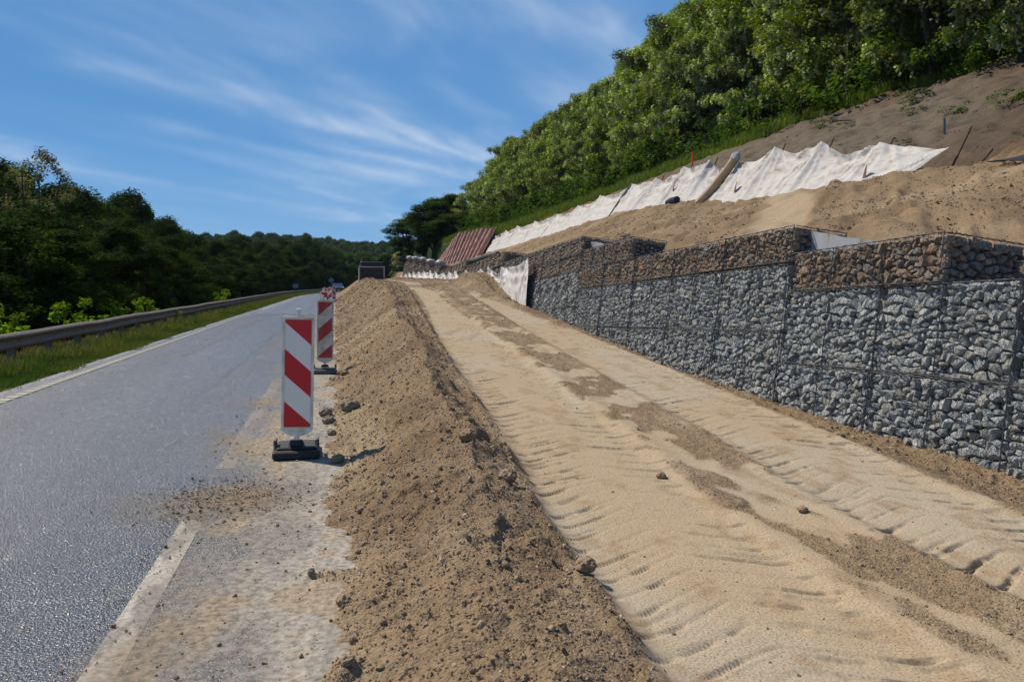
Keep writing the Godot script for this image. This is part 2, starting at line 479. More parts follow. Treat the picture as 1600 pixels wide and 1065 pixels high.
# ------------------------------------------------------------------ _ready
func _ready() -> void:
	rng.seed = 20240
	n1.seed = 11; n1.frequency = 0.02; n1.fractal_octaves = 3
	n2.seed = 23; n2.frequency = 0.02; n2.fractal_octaves = 2
	n3.seed = 37; n3.frequency = 0.02; n3.fractal_octaves = 2

	# camera: 29 mm lens, level with the eye of someone standing at the road's edge
	var cam := Camera3D.new()
	cam.name = "camera"
	add_child(cam)
	cam.position = Vector3(0, 1.46, 0)
	cam.rotation = Vector3(deg_to_rad(-1.45), deg_to_rad(-12.05), 0)
	var lens := CameraAttributesPhysical.new()
	lens.frustum_focal_length = 29.0
	lens.exposure_aperture = 5.6
	lens.frustum_focus_distance = 8.0
	lens.frustum_far = 3000.0
	lens.frustum_near = 0.05
	cam.attributes = lens
	cam.keep_aspect = Camera3D.KEEP_HEIGHT
	cam.fov = 45.2
	cam.near = 0.05
	cam.far = 3000.0

	var env := Environment.new()
	env.background_mode = Environment.BG_SKY
	var sky := Sky.new()
	sky.sky_material = sky_material()
	env.sky = sky
	env.background_energy_multiplier = 1.0
	env.tonemap_mode = Environment.TONE_MAPPER_LINEAR
	env.tonemap_exposure = 1.25
	env.fog_enabled = true
	env.fog_density = 0.00008
	env.fog_light_color = Color(0.75, 0.83, 0.92)
	env.sdfgi_enabled = true
	env.ssao_enabled = true
	env.ssil_enabled = true
	var we := WorldEnvironment.new()
	we.name = "world_environment"
	we.environment = env
	add_child(we)

	var sun := DirectionalLight3D.new()
	sun.name = "sun"
	sun.light_energy = 1.5
	sun.light_color = Color(1.0, 0.955, 0.88)
	sun.light_angular_distance = 0.5
	sun.shadow_enabled = true
	add_child(sun)
	sun.look_at_from_position(Vector3(-0.55, 1.0, -0.5) * 50.0, Vector3.ZERO)

	make_materials()
	build_ground()
	build_road()
	build_gabions()
	build_sheets()
	build_guardrail()
	build_beacons()
	build_trees()
	build_plants()
	build_vehicles()
	build_small_things()

func sky_material() -> Material:
	# clear blue air, deeper overhead, with drifting streaks of cirrus on a flat layer high above
	var w := 2560
	var h := 1280
	var px := PackedFloat32Array()
	px.resize(w * h * 3)
	var a := FastNoiseLite.new()
	a.seed = 4; a.frequency = 0.45; a.fractal_octaves = 5; a.fractal_gain = 0.55
	var b := FastNoiseLite.new()
	b.seed = 9; b.frequency = 0.3; b.fractal_octaves = 3
	var zen := Color(0.028, 0.12, 0.35)
	var mid := Color(0.1, 0.27, 0.535)
	var low := Color(0.24, 0.425, 0.64)
	var dir := Vector2(0.57, 0.82)
	var side := Vector2(0.82, -0.57)
	# banks of cirrus: where on the layer, along and across the wind, strength
	var banks := [[Vector2(-0.62, 3.5), 0.75, 0.1, 1.1], [Vector2(-0.95, 2.95), 0.5, 0.12, 0.7], [Vector2(-0.15, 4.15), 0.35, 0.09, 0.9], [Vector2(0.05, 2.8), 0.7, 0.2, 0.6], [Vector2(-1.6, 4.4), 1.4, 0.5, 0.4],
		[Vector2(0.66, 3.25), 0.26, 0.12, 1.3], [Vector2(0.8, 3.75), 0.42, 0.26, 1.7], [Vector2(0.95, 4.4), 0.4, 0.3, 1.0], [Vector2(-3.6, 6.6), 1.2, 0.4, 0.8], [Vector2(-0.75, 7.6), 0.7, 0.3, 0.8], [Vector2(0.6, 2.3), 0.6, 0.25, 0.6], [Vector2(0.75, 5.6), 0.2, 0.1, 0.9]]
	for j in h:
		var el := (0.5 - (j + 0.5) / h) * PI
		var e := rad_to_deg(el)
		var base := low.lerp(mid, clampf(e / 11.0, 0, 1)) if e < 11.0 else mid.lerp(zen, pow(clampf((e - 11.0) / 50.0, 0, 1), 0.62))
		if e < 0.0:
			base = Color(0.24, 0.3, 0.34).lerp(Color(0.12, 0.12, 0.11), clampf(-e / 20.0, 0, 1))
		var k := j * w * 3
		var fade := ss(2.5, 7.0, e)
		for i in w:
			var c := base
			if e > 2.5 and e < 70.0:
				var az := ((i + 0.5) / w - 0.5) * TAU
				var q := Vector2(sin(az), cos(az)) / tan(el)
				var s := q.dot(dir)
				var t := q.dot(side)
				var far := 1.0 / (1.0 + q.length() * 0.05)
				var warp := b.get_noise_2d(s * 1.2, t * 2.0) * 0.35
				var fib := a.get_noise_2d(s * 1.3 + warp * 2.0, t * 4.2 + warp * 3.0) * 0.62 + 0.5
				var veil := clampf(b.get_noise_2d(s * 0.8 + 40.0, t * 1.6) * 0.9 + 0.25, 0, 1)
				var dens := veil * 0.5
				for m in banks:
					var o: Vector2 = q - m[0]
					var along: float = o.dot(dir) / m[1]
					var across: float = (o.dot(side) + warp * 0.4) / m[2]
					var r2 := along * along + across * across
					if r2 < 6.0:
						dens += m[3] * exp(-r2)
				var cl := clampf(dens * (0.14 + 1.05 * pow(clampf(fib * 1.35, 0, 1.4), 2.3)), 0, 0.85) * fade * far
				c = base.lerp(Color(0.62, 0.68, 0.76), cl)
			px[k] = c.r; px[k + 1] = c.g; px[k + 2] = c.b
			k += 3
	var im := Image.create_from_data(w, h, false, Image.FORMAT_RGBF, px.to_byte_array())
	var m := PanoramaSkyMaterial.new()
	m.panorama = ImageTexture.create_from_image(im)
	return m

# ------------------------------------------------------------------ ground
func build_ground() -> void:
	var loose_c := Color(0.255, 0.182, 0.112)
	var damp_c := Color(0.16, 0.105, 0.06)
	var pack_c := Color(0.39, 0.302, 0.2)
	var pale_c := Color(0.395, 0.327, 0.235)
	# the haul road, its earth bank and the berm under the wall
	var xs := []
	var x := -0.45
	while x < 6.65:
		xs.append(x); x += 0.02
	var ds := []
	var d := -8.0
	while d < 112.0:
		ds.append(d); d += 0.2 if d < 0.8 else maxf(0.0125, d * 0.0028)
	var cols := xs.size()
	var pts := PackedVector3Array()
	var cl := PackedColorArray()
	pts.resize(cols * ds.size())
	cl.resize(cols * ds.size())
	var lo := PackedFloat32Array()
	lo.resize(cols * ds.size())
	var w := 0
	for dd in ds:
		for xx in xs:
			var h := site_h(xx, dd, true)
			pts[w] = Vector3(xx, h, -dd)
			var l: float = site_info[0]
			var c := pack_c.lerp(pale_c, ss(-0.1, 0.3, site_info[1]))
			var mot := n2.get_noise_2d(xx * 150.0, dd * 70.0) + 0.5 * n3.get_noise_2d(xx * 500.0, dd * 300.0)
			c = c.lerp(Color(0.3, 0.215, 0.13), 0.65 * ss(0.1, 0.6, mot + 0.25 * n1.get_noise_2d(xx * 40.0, dd * 14.0 + 33.0)))
			var dry := n2.get_noise_2d(xx * 30.0 + 50.0, dd * 22.0)
			c = c.lerp(loose_c.lerp(pack_c, 0.55 * ss(0.1, 0.45, dry) * (1.0 if xx < 5.0 else 0.3)).lerp(damp_c, ss(0.1, 0.5, site_info[1]) * (0.6 if xx < 5.0 else 0.0)), l)
			cl[w] = c
			lo[w] = l
			w += 1
	struct("haul_road_earth", grid(cols, ds.size(), pts, M.packed, cl, lo, M.soil))
	# cut slope above the wall
	xs = []
	x = 6.3
	while x < 60.0:
		xs.append(x); x += 0.09 if x < 13.0 else (0.22 if x < 22.0 else 2.0)
	ds = []
	d = -10.0
	while d < 136.0:
		ds.append(d); d += 0.5 if d < 4.0 else maxf(0.08, d * 0.0055)
	cols = xs.size()
	pts = PackedVector3Array()
	cl = PackedColorArray()
	pts.resize(cols * ds.size())
	cl.resize(cols * ds.size())
	w = 0
	var soil_up := Color(0.155, 0.126, 0.095)
	var dark_up := Color(0.1, 0.07, 0.048)
	var ochre := Color(0.25, 0.17, 0.095)
	var turf := Color(0.15, 0.165, 0.05)
	for dd in ds:
		for xx in xs:
			var h := hill_h(xx, dd)
			var a := n1.get_noise_2d(xx * 18.0, dd * 18.0)
			var c := loose_c
			if xx < 11.25 and dd > 96.0:
				c = loose_c.lerp(Color(0.03, 0.045, 0.014), ss(96.0, 102.0, dd))
			elif xx < 11.25:
				var strip := n1.get_noise_2d((dd + xx * 0.9) * 9.0, xx * 2.0 + 77.0)
				c = loose_c.lerp(pack_c, ss(0.12, 0.35, strip) * 0.4).lerp(damp_c, ss(0.1, 0.4, a) * 0.4)
				var lane: float = dd - 1.4 * (xx - 7.3) + 0.3 * a
				var smooth_strip: float = ss(11.9, 12.3, lane) * ss(14.1, 13.6, lane) * ss(10.9, 10.4, xx)
				c = c.lerp(pack_c, smooth_strip)
				if smooth_strip > 0.5:
					pass
				else:
					h += n2.get_noise_2d((dd - 1.2 * xx) * 110.0, xx * 30.0) * 0.045 + absf(n3.get_noise_2d(xx * 420.0, dd * 420.0)) * 0.05 + 0.07 * ss(0.3, 0.6, n1.get_noise_2d((dd - 1.4 * xx) * 60.0, xx * 14.0 + 900.0))
			elif xx < 12.3:
				c = ochre.lerp(dark_up, ss(11.7, 12.1, xx) * 0.8).lerp(Color(0.03, 0.045, 0.014), ss(60.0, 64.0, dd))
				h += n2.get_noise_2d(xx * 160.0, dd * 160.0) * 0.12 + absf(n3.get_noise_2d(xx * 400.0, dd * 400.0)) * 0.12
			else:
				var wet := ss(17.5, 13.5, dd - (xx - 12.3) * 0.45 + a * 1.5) * 0.8 + ss(16.5, 19.0, xx + a * 2.0) * 0.6
				c = soil_up.lerp(dark_up, clampf(wet, 0, 1))
				h += n2.get_noise_2d((xx * 2.0 - dd) * 90.0, dd * 40.0) * 0.1 + absf(n3.get_noise_2d(xx * 330.0, dd * 330.0)) * 0.06
				c = c.lerp(dark_up, 0.5 * ss(0.0, 0.4, n2.get_noise_2d((xx * 2.0 - dd) * 120.0, dd * 30.0 + 70.0)))
				c = c.lerp(Color(0.2, 0.11, 0.06), ss(27.0, 33.0, dd) * ss(14.5, 12.4, xx + a))
				c = c.lerp(turf, grass_share(xx, dd))
			pts[w] = Vector3(xx, h, -dd)
			cl[w] = c
			w += 1
	struct("hillside", grid(cols, ds.size(), pts, M.soil, cl))
	# verge and the falling ground beyond the guardrail
	ds = []
	d = -10.0
	while d < 215.0:
		ds.append(d); d += maxf(0.15, absf(d) * 0.01)
	xs = [-60.0, -40.0, -30.0, -24.0, -20.0, -17.0, -14.0, -12.0, -10.5, -9.0, -8.0, -7.4, -7.0]
	x = -6.7
	while x < -3.9:
		xs.append(x); x += 0.06
	cols = xs.size()
	pts = PackedVector3Array()
	cl = PackedColorArray()
	for dd in ds:
		for xx in xs:
			var e: float = (-4.22 - xx) + 0.25 * n1.get_noise_2d(xx * 40.0, dd * 30.0) + 0.1 * n2.get_noise_2d(xx * 100.0, dd * 100.0)
			var c := Color(0.3, 0.27, 0.235).lerp(Color(0.13, 0.1, 0.06), ss(0.1, 0.3, e)).lerp(Color(0.06, 0.07, 0.025), ss(0.3, 0.6, e))
			var h := left_h(xx, dd) + absf(n3.get_noise_2d(xx * 900.0, dd * 900.0)) * 0.02 * ss(0.0, 0.2, e)
			pts.append(P(xx + bend(dd), h, dd))
			cl.append(c)
	struct("verge", grid(cols, ds.size(), pts, M.ground, cl))
	# valley floor and wooded hills out to the horizon
	xs = []
	x = -900.0
	while x <= 900.0:
		xs.append(x); x += 15.0
	pts = PackedVector3Array()
	cl = PackedColorArray()
	var rows := 0
	var z := 60.0
	while z >= -1200.0:
		for xx in xs:
			pts.append(Vector3(xx, far_h(xx, z), z))
			cl.append(Color(0.035, 0.05, 0.018))
		z -= 15.0
		rows += 1
	struct("ground", grid(xs.size(), rows, pts, M.ground, cl))
	# loose clods and crumbs that no one could count
	var rocks := []
	for k in 5:
		rocks.append(rock_mesh(1.0, 90 + k, 1, 0.28, M.clod))
	var places := [[], [], [], [], []]
	var tints := [[], [], [], [], []]
	var made := 0
	var tries := 0
	while made < 92000 and tries < 600000:
		tries += 1
		var dd := 1.6 * pow(75.0 / 1.6, pow(rng.randf(), 1.3))
		var xx := rng.randf_range(-0.4, 6.0)
		var h := site_h(xx, dd, true)
		var keep: float = site_info[0] * 0.86 + 0.12
		if xx < 0.1 and h < road_y(dd) + 0.012:
			keep = 0.2
		if rng.randf() > keep:
			continue
		if xx < 0.3:
			h = maxf(h, road_y(dd) + 0.004)
		var s := 0.0029 * pow(rng.randf(), -0.33) * (1.0 + dd * 0.07)
		s = minf(s, 0.019 + 0.0008 * dd)
		if keep < 0.5:
			s *= 0.42
		elif xx > kn(dd, TL) and xx < 5.0:
			s *= 0.55
		var b := Basis.from_euler(Vector3(rng.randf() * 6.3, rng.randf() * 6.3, rng.randf() * 6.3)) * Basis.from_scale(Vector3(s, s * rng.randf_range(0.6, 0.9), s))
		var k := rng.randi() % 5
		places[k].append(Transform3D(b, Vector3(xx, h + s * 0.1, -dd)))
		var t := rng.randf_range(0.75, 1.2)
		var pale := 1.0 if rng.randf() > 0.05 else 1.9
		tints[k].append(Color(t * pale, t * pale, t * lerpf(pale, 1.0, 0.0)))
		made += 1
	for i in 2600:
		var dd := 5.75 + rng.randfn() * 0.3
		var xx := -0.72 + rng.randfn() * 0.26
		if i > 1400:
			dd = 1.8 * pow(6.0, rng.randf())
			xx = rng.randf_range(-1.1, -0.05)
		var s := minf(0.0024 * pow(rng.randf(), -0.35) * (1.0 + dd * 0.05), 0.012)
		places[i % 5].append(Transform3D(Basis.from_euler(Vector3(rng.randf() * 6.3, rng.randf() * 6.3, 0.0)) * Basis.from_scale(Vector3(s, s * 0.7, s)), P(xx, road_y(dd) + 0.008 + s * 0.3, dd)))
		var t := rng.randf_range(0.6, 1.1)
		tints[i % 5].append(Color(t, t, t))
	for k in 5:
		stuff("dirt_crumbs", rocks[k], places[k], tints[k], null, "small brown clods and pebbles strewn over the loose earth", "dirt clods")
	# clods on the slope above the wall
	places = []
	tints = []
	for i in 26000:
		var dd := rng.randf_range(8.0, 45.0)
		var xx := rng.randf_range(7.2, 11.2) if rng.randf() < 0.7 else rng.randf_range(12.4, 19.0)
		if xx < 11.3:
			var lane := dd - 1.4 * (xx - 7.3)
			if lane > 11.7 and lane < 14.2:
				continue
		var s := 0.0075 * pow(rng.randf(), -0.3)
		s = minf(s, 0.026)
		var b := Basis.from_euler(Vector3(rng.randf() * 6.3, rng.randf() * 6.3, 0.0)) * Basis.from_scale(Vector3(s, s * 0.75, s))
		places.append(Transform3D(b, P(xx, hill_h(xx, dd) + 0.02, dd)))
		var t := rng.randf_range(0.7, 1.25)
		tints.append(Color(t, t, t))
	stuff("slope_crumbs", rocks[0], places, tints, null, "brown clods strewn over the cut slope above the wall", "dirt clods")

func grass_share(x: float, d: float) -> float:
	var edge := kn(d, [[18, 22.0], [26, 19.0], [30, 17.0], [36, 15.6], [42, 14.4], [52, 13.3], [62, 12.7], [110, 12.3]])
	var s := ss(edge - 0.3, edge + 0.5, x + 1.2 * n1.get_noise_2d(x * 25.0, d * 25.0))
	return s * (1.0 - 0.9 * ss(0.25, 0.4, n1.get_noise_2d(x * 12.0 + 9.0, d * 12.0)) * ss(70.0, 50.0, d) * ss(45.0, 52.0, d))

func rock_mesh(r: float, seed_: int, detail: int, rough: float, m: Material, flat := 1.0) -> ArrayMesh:
	# an icosahedron, split and pushed in and out: an angular lump
	var rr := RandomNumberGenerator.new()
	rr.seed = seed_
	var t := (1.0 + sqrt(5.0)) / 2.0
	var vs := [Vector3(-1, t, 0), Vector3(1, t, 0), Vector3(-1, -t, 0), Vector3(1, -t, 0), Vector3(0, -1, t), Vector3(0, 1, t), Vector3(0, -1, -t), Vector3(0, 1, -t), Vector3(t, 0, -1), Vector3(t, 0, 1), Vector3(-t, 0, -1), Vector3(-t, 0, 1)]
	var fs := [[0, 11, 5], [0, 5, 1], [0, 1, 7], [0, 7, 10], [0, 10, 11], [1, 5, 9], [5, 11, 4], [11, 10, 2], [10, 7, 6], [7, 1, 8], [3, 9, 4], [3, 4, 2], [3, 2, 6], [3, 6, 8], [3, 8, 9], [4, 9, 5], [2, 4, 11], [6, 2, 10], [8, 6, 7], [9, 8, 1]]
	for k in detail:
		var nf := []
		var mids := {}
		for f in fs:
			var q := []
			for i in 3:
				var e: Array = [f[i], f[(i + 1) % 3]]
				e.sort()
				if not mids.has(e):
					mids[e] = vs.size()
					vs.append((vs[e[0]].normalized() + vs[e[1]].normalized()) * 0.5)
				q.append(mids[e])
			nf.append([f[0], q[0], q[2]]); nf.append([f[1], q[1], q[0]]); nf.append([f[2], q[2], q[1]]); nf.append(q)
		fs = nf
	for i in vs.size():
		var p: Vector3 = vs[i].normalized()
		p *= r * (1.0 + rough * rr.randf_range(-1.0, 0.7)) * (1.0 + rough * n1.get_noise_3d(p.x * 60.0 + seed_, p.y * 60.0, p.z * 60.0))
		p.y *= flat
		vs[i] = p
	var mb := MB.new()
	for f in fs:
		mb.tri(vs[f[0]], vs[f[1]], vs[f[2]])
	return mb.mesh(m)

# ------------------------------------------------------------------ road
func build_road() -> void:
	var ds := []
	var d := -10.0
	while d < 216.0:
		ds.append(d); d += 1.0
	var xs := [-4.3, -4.21, -4.19, -4.0, -3.7, -3.45, -3.2, -2.95, -2.7, -2.4, -2.1, -1.85, -1.6, -1.35, -1.1, -0.8, 0.0, 1.0, 2.4]
	var pts := PackedVector3Array()
	var cl := PackedColorArray()
	for dd in ds:
		for x in xs:
			pts.append(P(x + bend(dd), road_y(dd), dd))
			var path := exp(-pow((x + 3.2) / 0.32, 2.0)) + exp(-pow((x + 1.6) / 0.32, 2.0))
			var worn_k: float = 1.0 - 0.22 * path + 0.12 * n1.get_noise_2d(x * 20.0, dd * 6.0)
			cl.append(Color(0.115, 0.132, 0.168) * worn_k if x > -4.2 else Color(0.3, 0.29, 0.28))
	var road := struct("road", grid(xs.size(), ds.size(), pts, M.road, cl))
	# left edge line: ribbed paint
	var mb := MB.new()
	d = 4.0
	while d < 200.0:
		var step := 0.28 if d < 45.0 else 2.0
		for q in 2:
			var d0 := d + step * 0.5 * q
			var d1 := d0 + step * 0.5
			var up := (0.006 if q == 0 else 0.012) if d < 45.0 else 0.006
			var a := P(-4.02 + bend(d0), road_y(d0) + up, d0)
			var b := P(-3.88 + bend(d0), road_y(d0) + up, d0)
			var c := P(-3.88 + bend(d1), road_y(d1) + up, d1)
			var e := P(-4.02 + bend(d1), road_y(d1) + up, d1)
			mb.quad(a, b, c, e)
			if d < 45.0:
				mb.quad(a + Vector3(0, -0.012, 0), b + Vector3(0, -0.012, 0), b, a)
				mb.quad(b + Vector3(0, -0.012, 0), c + Vector3(0, -0.012, 0), c, b)
		d += step
	part("edge_line", mb.mesh(M.paint), road)
	# centre dashes, worn
	var worn := mat(Color(0.5, 0.45, 0.385), 0.85, {"vc": 1, "tex": M.paint.albedo_texture, "tri": 3.0})
	worn.transparency = BaseMaterial3D.TRANSPARENCY_ALPHA
	for seg in [[-1.2, 5.3], [6.7, 12.7], [14.2, 20.2], [21.7, 27.7], [29.2, 35.2], [36.7, 42.7], [45, 51], [54, 60], [63, 69]]:
		var p2 := PackedVector3Array()
		var c2 := PackedColorArray()
		var k := 0
		var dd: float = seg[0]
		while dd <= seg[1] + 0.001:
			for i in 7:
				var x := -0.935 + 0.13 * i / 6.0
				p2.append(P(x, road_y(dd) + 0.004, dd))
				var wear := n2.get_noise_2d(x * 300.0, dd * 60.0) + 0.6 * n1.get_noise_2d(x * 90.0 + 60.0, dd * 45.0)
				c2.append(Color(1, 1, 1, clampf(0.55 + 0.45 * ss(-0.05, 0.1, wear), 0, 1) * (1.0 if dd < 6.0 else 0.5)))
			dd += 0.06
			k += 1
		var o := part("lane_dash", grid(7, k, p2, worn, c2), road)
		o.set_meta("kind", "stuff")
	# chips of pale aggregate that stand proud of the binder and catch the light
	var chips := []
	var ctint := []
	for k in 130000:
		var d0 := 1.6 * pow(40.0 / 1.6, pow(rng.randf(), 0.8))
		var x0 := rng.randf_range(-3.95, 0.0)
		if x0 > -1.0 and rng.randf() < ss(-1.1, -0.3, x0):
			continue
		var sz := rng.randf_range(0.0011, 0.0023) * (1.0 + d0 * 0.075)
		var tb := Basis.from_euler(Vector3(rng.randfn() * 0.33, rng.randf() * TAU, rng.randfn() * 0.33)) * Basis.from_scale(Vector3(sz, sz, sz))
		chips.append(Transform3D(tb, P(x0, road_y(d0) + 0.0012 + sz * 0.25, d0)))
		var tv := rng.randf_range(0.25, 1.0)
		ctint.append(Color(tv, tv, tv * 1.04))
	var cm := MB.new()
	var rg := []
	for q in [[-0.4, 1.0], [0.25, 0.75]]:
		var r5 := []
		for i in 5:
			r5.append(Vector3(cos(TAU * i / 5) * q[1], q[0], -sin(TAU * i / 5) * q[1]))
		rg.append(r5)
	cm.loft(rg, false, true)
	stuff("aggregate", cm.mesh(M.chip), chips, ctint, road)
	# dried mud and dust tracked over the closed lane
	pts = PackedVector3Array()
	cl = PackedColorArray()
	ds = []
	d = 0.8
	while d < 70.0:
		ds.append(d); d += maxf(0.03, d * 0.008)
	xs = []
	var x := -4.0
	while x < 0.45:
		xs.append(x); x += 0.04
	for dd in ds:
		for xx in xs:
			pts.append(P(xx, road_y(dd) + 0.009, dd))
			var a := n1.get_noise_2d(xx * 60.0, dd * 28.0)
			var f := n2.get_noise_2d(xx * 260.0, dd * 220.0)
			var g0 := n3.get_noise_2d(xx * 900.0, dd * 700.0)
			var lim := kn(dd, [[0, -0.75], [3, -0.85], [5, -1.0], [6, -0.95], [7.5, -1.05], [12, -0.95], [25, -0.85], [60, -0.7]])
			var al := ss(lim - 0.35, lim + 0.75, xx + 0.35 * a) * (0.74 + 0.45 * a + 0.25 * f) + 0.1 * g0
			# wheel lines of pale dust along the lane
			al = maxf(al, 0.2 * exp(-pow((xx + 1.45 + 0.1 * a) / 0.22, 2.0)) * (0.7 + a) * ss(9.0, 14.0, dd))
			al = maxf(al, 0.16 * exp(-pow((xx + 3.2) / 0.25, 2.0)) * (0.7 + a) * ss(12.0, 20.0, dd))
			# mud carried onto the lane in front of the first beacon
			var mud := exp(-pow((dd - 5.75 - 0.25 * a) / 0.42, 2.0) - pow((xx + 0.72) / 0.42, 2.0)) * (0.85 + 0.9 * a + 0.6 * f)
			var c := Color(0.42, 0.375, 0.31).lerp(Color(0.48, 0.43, 0.36), ss(-0.7, 0.0, xx)).lerp(Color(0.36, 0.28, 0.19), clampf(ss(0.05, 0.35, a + 0.4 * f), 0, 1) * 0.8)
			c = c.lerp(Color(0.25, 0.195, 0.14), clampf(mud * 1.6, 0, 1))
			al = maxf(al, clampf(mud * 1.5, 0, 0.95))
			if xx < -3.3:
				al *= ss(-4.0, -3.3, xx)
			c.a = clampf(al, 0.0, 0.93)
			cl.append(c)
	var dust := part("dust_layer", grid(xs.size(), ds.size(), pts, M.dust, cl), road)
	dust.set_meta("kind", "stuff")

# ------------------------------------------------------------------ gabions
func clip_cell(poly: Array, mid: Vector2, nrm: Vector2) -> Array:
	var out := []
	for i in poly.size():
		var a: Vector2 = poly[i]
		var b: Vector2 = poly[(i + 1) % poly.size()]
		var da := (a - mid).dot(nrm)
		var db := (b - mid).dot(nrm)
		if da <= 0.0:
			out.append(a)
		if da * db < 0.0:
			out.append(a.lerp(b, da / (da - db)))
	return out

func stone_cells(w: float, h: float, count: int, rr: RandomNumberGenerator, stretch: float) -> Array:
	# random packing of one basket face into stone outlines
	var seeds := []
	var gap := sqrt(w * h / count) * 0.62
	var tries := 0
	while seeds.size() < count and tries < 6000:
		tries += 1
		var p := Vector2(rr.randf() * w, rr.randf() * h)
		var need := gap * rr.randf_range(0.75, 1.25) * (1.0 if tries < 3000 else 0.8)
		var ok := true
		for q in seeds:
			var o: Vector2 = p - q
			o.y *= stretch
			if o.length() < need:
				ok = false
				break
		if ok:
			seeds.append(p)
	var cells := []
	for s in seeds:
		var poly := [Vector2(0.008, 0.008), Vector2(w - 0.008, 0.008), Vector2(w - 0.008, h - 0.008), Vector2(0.008, h - 0.008)]
		for q in seeds:
			if q != s and (q - s).length() < 0.55:
				var o: Vector2 = q - s
				poly = clip_cell(poly, (s + q) * 0.5, Vector2(o.x, o.y * stretch * stretch).normalized())
				if poly.size() < 3:
					break
		if poly.size() >= 3:
			cells.append(poly)
	return cells

func stone_shape(mb: MB, poly: Array, rr: RandomNumberGenerator, col := Color.WHITE) -> void:
	var mid := Vector2.ZERO
	for p in poly:
		mid += p
	mid /= poly.size()
	# knock off the sharp corners
	var ring := []
	for i in poly.size():
		var p: Vector2 = poly[i]
		var a: Vector2 = poly[(i - 1 + poly.size()) % poly.size()]
		var b: Vector2 = poly[(i + 1) % poly.size()]
		if rr.randf() < 0.6:
			var f := rr.randf_range(0.2, 0.36)
			ring.append(p.lerp(a, f)); ring.append(p.lerp(b, f))
		else:
			ring.append(p.lerp(mid, 0.08))
	var size := 0.0
	for p in ring:
		size = maxf(size, (p - mid).length())
	var proud := rr.randf_range(-0.04, 0.016)
	var tilt := Vector2(rr.randf_range(-0.4, 0.4), rr.randf_range(-0.55, 0.3))
	var rings := [[], [], []]
	for p in ring:
		var o: Vector2 = p - mid
		var k := 1.0 - 0.004 / maxf(0.03, o.length()) - rr.randf_range(0.0, 0.06)
		var k2 := rr.randf_range(0.5, 0.8)
		var q := mid + o * k
		var q2 := mid + o * k2
		rings[0].append(Vector3(q.x, q.y, -0.1))
		rings[1].append(Vector3(q.x, q.y, proud - rr.randf_range(0.012, 0.045)))
		rings[2].append(Vector3(q2.x, q2.y, proud + tilt.dot(o * k2) + rr.randf_range(-0.006, 0.008)))
	for k in 2:
		for i in ring.size():
			var j := (i + 1) % ring.size()
			if k == 0:
				mb.quad(rings[0][i], rings[0][j], rings[1][j], rings[1][i], col)
			else:
				mb.tri(rings[1][i], rings[1][j], rings[2][j], col)
				mb.tri(rings[1][i], rings[2][j], rings[2][i], col)
	var top := Vector3(mid.x, mid.y, proud + rr.randf_range(0.0, 0.02)) + Vector3((rr.randf() - 0.5) * size * 0.5, (rr.randf() - 0.5) * size * 0.5, 0)
	for i in ring.size():
		mb.tri(top, rings[2][i], rings[2][(i + 1) % ring.size()], col)

var cells_grey := []       # each: a list of stone meshes for one square metre
var cells_brown := []
var faces_joined := {}

func joined_face(w: float, h: float, count: int, seed_: int, tones: Array) -> ArrayMesh:
	var rr := RandomNumberGenerator.new()
	rr.seed = seed_
	var mb := MB.new()
	for poly in stone_cells(w, h, count, rr, 1.35):
		stone_shape(mb, poly, rr, tones[rr.randi() % tones.size()])
	return mb.mesh(M.grey_vc)

func hex_mesh(w: float, h: float) -> ArrayMesh:
	# double-twist hexagonal netting: 80 x 100 mm, thin prisms for the wires
	var mb := MB.new()
	var segs := []
	var cw := 0.08
	var rh := 0.1
	var rows := int(ceil(h / rh)) + 1
	var n := int(ceil(w / cw)) + 1
	for r in rows:
		for c in n:
			var cx := c * cw + (cw * 0.5 if r % 2 else 0.0)
			var y := r * rh
			segs.append([Vector2(cx, y - 0.02), Vector2(cx, y + 0.025)])
			segs.append([Vector2(cx, y + 0.025), Vector2(cx + cw * 0.5, y + rh - 0.02)])
			segs.append([Vector2(cx, y + 0.025), Vector2(cx - cw * 0.5, y + rh - 0.02)])
	for s in segs:
		var a: Vector2 = s[0].clamp(Vector2.ZERO, Vector2(w, h))
		var b: Vector2 = s[1].clamp(Vector2.ZERO, Vector2(w, h))
		if (b - a).length() < 0.015:
			continue
		var o := (b - a).normalized().orthogonal() * 0.0021
		var za := 0.022 + 0.012 * n2.get_noise_2d(a.x * 200.0, a.y * 200.0)
		var zb := 0.022 + 0.012 * n2.get_noise_2d(b.x * 200.0, b.y * 200.0)
		var a0 := Vector3(a.x - o.x, a.y - o.y, za)
		var a1 := Vector3(a.x + o.x, a.y + o.y, za)
		var b0 := Vector3(b.x - o.x, b.y - o.y, zb)
		var b1 := Vector3(b.x + o.x, b.y + o.y, zb)
		var at := Vector3(a.x, a.y, za + 0.0035)
		var bt := Vector3(b.x, b.y, zb + 0.0035)
		mb.quad(a0, b0, bt, at)
		mb.quad(at, bt, b1, a1)
	return mb.mesh(M.wire)

